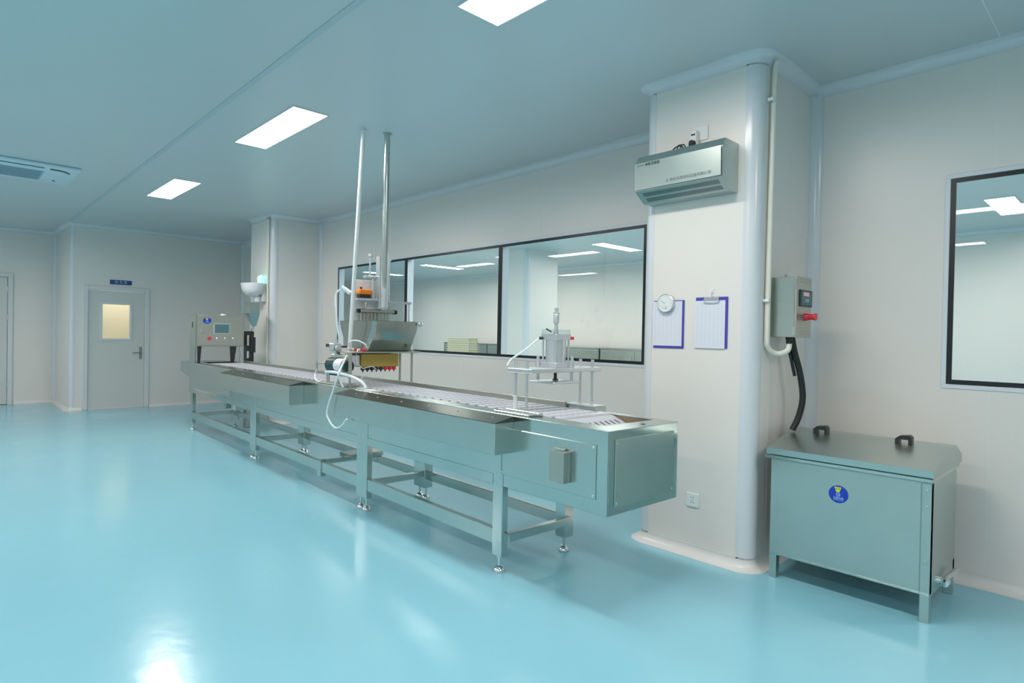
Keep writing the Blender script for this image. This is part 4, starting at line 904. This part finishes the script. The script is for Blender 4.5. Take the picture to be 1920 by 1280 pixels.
# ================================================================== STEEL TANK
tk = thing('steel_tank', 'stainless steel chest tank with peaked lid standing by the right wall', 'tank', (-1.14, 3.9, 0))
x0, x1, y0, y1 = -1.535, -0.735, 3.60, 4.155
m_ = MB(); m_.box((x0, y0, 0.14), (x1, y1, 0.715), 0.003); bd = obj('body', m_, M['steelv'], tk)
m_ = MB(); m_.box((x0+0.04, y0-0.003, 0.150), (x1-0.045, y0, 0.700), 0.001); obj('front_panel', m_, M['steelv'], bd)
m_ = MB(); m_.box((x0, y0-0.006, 0.138), (x1, y0, 0.150), 0.001); obj('bottom_lip', m_, M['polish'], bd)
for (a, b) in ((x0, y0), (x1-0.042, y0), (x0, y1-0.04), (x1-0.042, y1-0.04)):
    m_ = MB(); m_.box((a, b-0.004 if b == y0 else b, 0.0), (a+0.042, b+0.04, 0.70 if b == y0 else 0.2), 0.002); obj('leg', m_, M['steelv'], tk)
m_ = MB(); m_.box((x0-0.03, y0-0.025, 0.706), (x1+0.008, y1+0.03, 0.726), 0.003); obj('rim', m_, M['polish'], tk)
m_ = MB(); pf = [(y0-0.028, 0.731), (y0-0.030, 0.766), (3.93, 0.842), (4.07, 0.842), (4.215, 0.775), (4.215, 0.731)]
m_.prism(pf, 'x', x0-0.018, x1+0.012); ld = obj('lid', m_, M['steelv'], tk)
for hx in (-1.372, -0.935):
    m_ = MB(); z = 0.836; w_ = 0.040
    prof = [(-w_, z-0.012), (-w_, z+0.028), (-w_+0.022, z+0.046), (w_-0.012, z+0.052), (w_, z+0.042), (w_, z-0.012), (w_-0.016, z-0.012), (w_-0.016, z+0.026), (-w_+0.020, z+0.026), (-w_+0.020, z-0.012)]
    m_.prism([(hx+a, b) for a, b in prof], 'y', 3.895, 3.94); obj('lid_handle', m_, M['black_plastic'], ld)
sticker(bd, (-1.163, y0-0.004, 0.562), 0.050, 0.048, 'y-')
m_ = MB(); m_.box((x1-0.036, y0+0.04, 0.118), (x1-0.004, y1-0.04, 0.140), 0.002); obj('side_rail', m_, M['steelv'], tk)
m_ = MB(); m_.cone((x1-0.02, 3.76, 0.176), (x1+0.02, 3.76, 0.176), 0.022); m_.cone((x1+0.02, 3.76, 0.176), (x1+0.035, 4.02, 0.172), 0.014); m_.cone((x1+0.033, 3.74, 0.176), (x1+0.035, 3.78, 0.176), 0.02); obj('drain_pipe', m_, M['chrome'], tk)
for z in (0.66, 0.58, 0.30): obj('rivet', MB().lathe([(0.008, 0), (0.008, -0.0015), (0.004, -0.003)], (x1-0.02, y0-0.004, z), 'y', 10), M['steel'], bd)

# ================================================================== THINGS ON THE FAR COLUMN / END WALL
FY2 = C2[2]
wl = thing('wall_lamp', 'white bowl-shaped wall lamp with a green glow above it on the far column', 'wall lamp', (-9.33, FY2, 1.9))
m_ = MB(); cx_, cy_ = -9.36, FY2-0.13
m_.lathe([(0.03, 1.905), (0.075, 1.915), (0.135, 1.96), (0.165, 2.02), (0.18, 2.105), (0.172, 2.105), (0.15, 2.02), (0.06, 1.96)], (cx_, cy_+0.0, 0), 'z', 28, sx=1.35); obj('bowl', m_, M['bowl'], wl)
m_ = MB(); m_.box((-9.30, FY2-0.06, 1.83), (-9.20, FY2-0.001, 2.06), 0.01); m_.lathe([(0.045, 1.83), (0.05, 1.86), (0.04, 1.91)], (-9.30, FY2-0.09, 0), 'z', 16); obj('bracket', m_, M['trimw'], wl)
m_ = MB(); m_.lathe([(0.006, 2.09), (0.045, 2.11), (0.055, 2.16), (0.045, 2.21), (0.006, 2.235)], (-9.25, FY2-0.065, 0), 'z', 20); obj('green_bulb', m_, M['green'], wl)
m_ = MB(); m_.cone((-9.10, FY2-0.022, 0.06), (-9.10, FY2-0.022, CZ-0.06), 0.017, n=14); wp2 = thing('cream_wall_pipe', 'thin cream pipe running floor to ceiling on the far column', 'pipe', (-9.10, FY2-0.02, 0.06)); obj('pipe', m_, M['cream_pipe'], wp2)
m_ = MB(); m_.cone((-9.10, FY2-0.022, CZ-0.062), (-9.10, FY2-0.022, CZ-0.056), 0.026, n=14); obj('pipe_collar', m_, M['black_plastic'], wp2)
sg = thing('door_sign', 'small blue sign plate with three characters above the door', 'sign', (EWX, 2.336, 2.145))
m_ = MB(); m_.box((EWX, 2.173, 2.146), (EWX+0.008, 2.499, 2.224), 0.002); sp2 = obj('plate', m_, M['signblue'], sg)
text('lettering', '检 化 室', 0.052, (EWX+0.0085, 2.336, 2.184), R_RIGHT, M['ltext'], sp2)

# ================================================================== CONTENTS OF THE BACK ROOM
k_ = 0
lab = {0: 'steel worktable against the rear wall behind the windows'}
for i, x in enumerate((-13.2, -11.3, -9.4, -7.5, -5.6, -3.7)):
    t = thing('steel_cabinet', lab[0], 'cabinet', (x, 10.9, 0), group='steel cabinets along the rear wall behind the windows') if i == 0 else None
    if i == 0:
        m_ = MB(); m_.box((x-0.93, 10.72, 0.06), (x+0.93, 11.4, 1.13), 0.004); m_.box((x-0.88, 10.78, 0), (x+0.88, 11.38, 0.06)); obj('body', m_, M['matte_steel'], t)
        m_ = MB(); m_.box((x-0.94, 10.70, 1.13), (x+0.94, 11.42, 1.16), 0.003); obj('worktop', m_, M['steel'], t)
        for s_ in (-1, 1):
            m_ = MB(); m_.box((x+s_*0.465-0.45, 10.705, 0.15), (x+s_*0.465+0.45, 10.72, 1.10), 0.003); d_ = obj('door', m_, M['matte_steel'], t)
            m_ = MB(); m_.cone((x+s_*0.08, 10.69, 0.85), (x+s_*0.08, 10.69, 1.0), 0.008); obj('handle', m_, M['chrome'], d_)
        cab0 = t
    else:
        dup(cab0, (x, 10.9, 0), 'steel cabinet in the row along the rear wall behind the windows')
cab0['label'] = 'steel cabinet in the row along the rear wall behind the windows'
tb = thing('steel_table', 'steel table in the back room carrying the cream trays', 'table', (-9.85, 8.0, 0))
m_ = MB(); m_.box((-10.5, 7.7, 0.84), (-9.2, 8.35, 0.87), 0.003); obj('table_top', m_, M['steel'], tb)
for x in (-10.46, -9.24):
    for y in (7.74, 8.31): m_ = MB(); m_.box((x-0.02, y-0.02, 0), (x+0.02, y+0.02, 0.84), 0.002); obj('leg', m_, M['steel'], tb)
def tray():
    m_ = MB(); a, b, c, d = -0.38, 0.38, -0.13, 0.13
    m_.box((a+0.03, c+0.03, 0), (b-0.03, d-0.03, 0.006)); 
    for (p, q, r_, s_) in ((a+0.02, b-0.02, c+0.02, c+0.032), (a+0.02, b-0.02, d-0.032, d-0.02), (a+0.02, a+0.032, c+0.02, d-0.02), (b-0.032, b-0.02, c+0.02, d-0.02)): m_.box((p, r_, 0), (q, s_, 0.042), 0.002)
    for (p, q, r_, s_) in ((a-0.012, b+0.012, c-0.012, c+0.02), (a-0.012, b+0.012, d-0.02, d+0.012), (a-0.012, a+0.02, c, d), (b-0.02, b+0.012, c, d)): m_.box((p, r_, 0.036), (q, s_, 0.045), 0.002)
    return m_
tr = obj('stacked_tray', tray(), M['cream']); tr.location = (-9.92, 8.0, 0.871)
tag(tr, 'cream plastic tray in the stack seen through the middle window pane', 'tray', 'cream trays stacked behind the window')
ords = ['lowest', 'second', 'third', 'fourth', 'fifth', 'sixth', 'seventh', 'eighth', 'ninth', 'topmost']
tr['label'] = 'cream plastic tray behind the window, lowest of its stack'
for k in range(1, 10):
    c = tr.copy(); COL.objects.link(c); c['label'] = 'cream plastic tray behind the window, %s of its stack' % (ords[k] if k == 9 else ords[k]+' from the bottom')
    c.name = 'stacked_tray.%03d' % k; c.location = (-9.92+random.uniform(-.012, .012), 8.0, 0.871+0.0455*k)
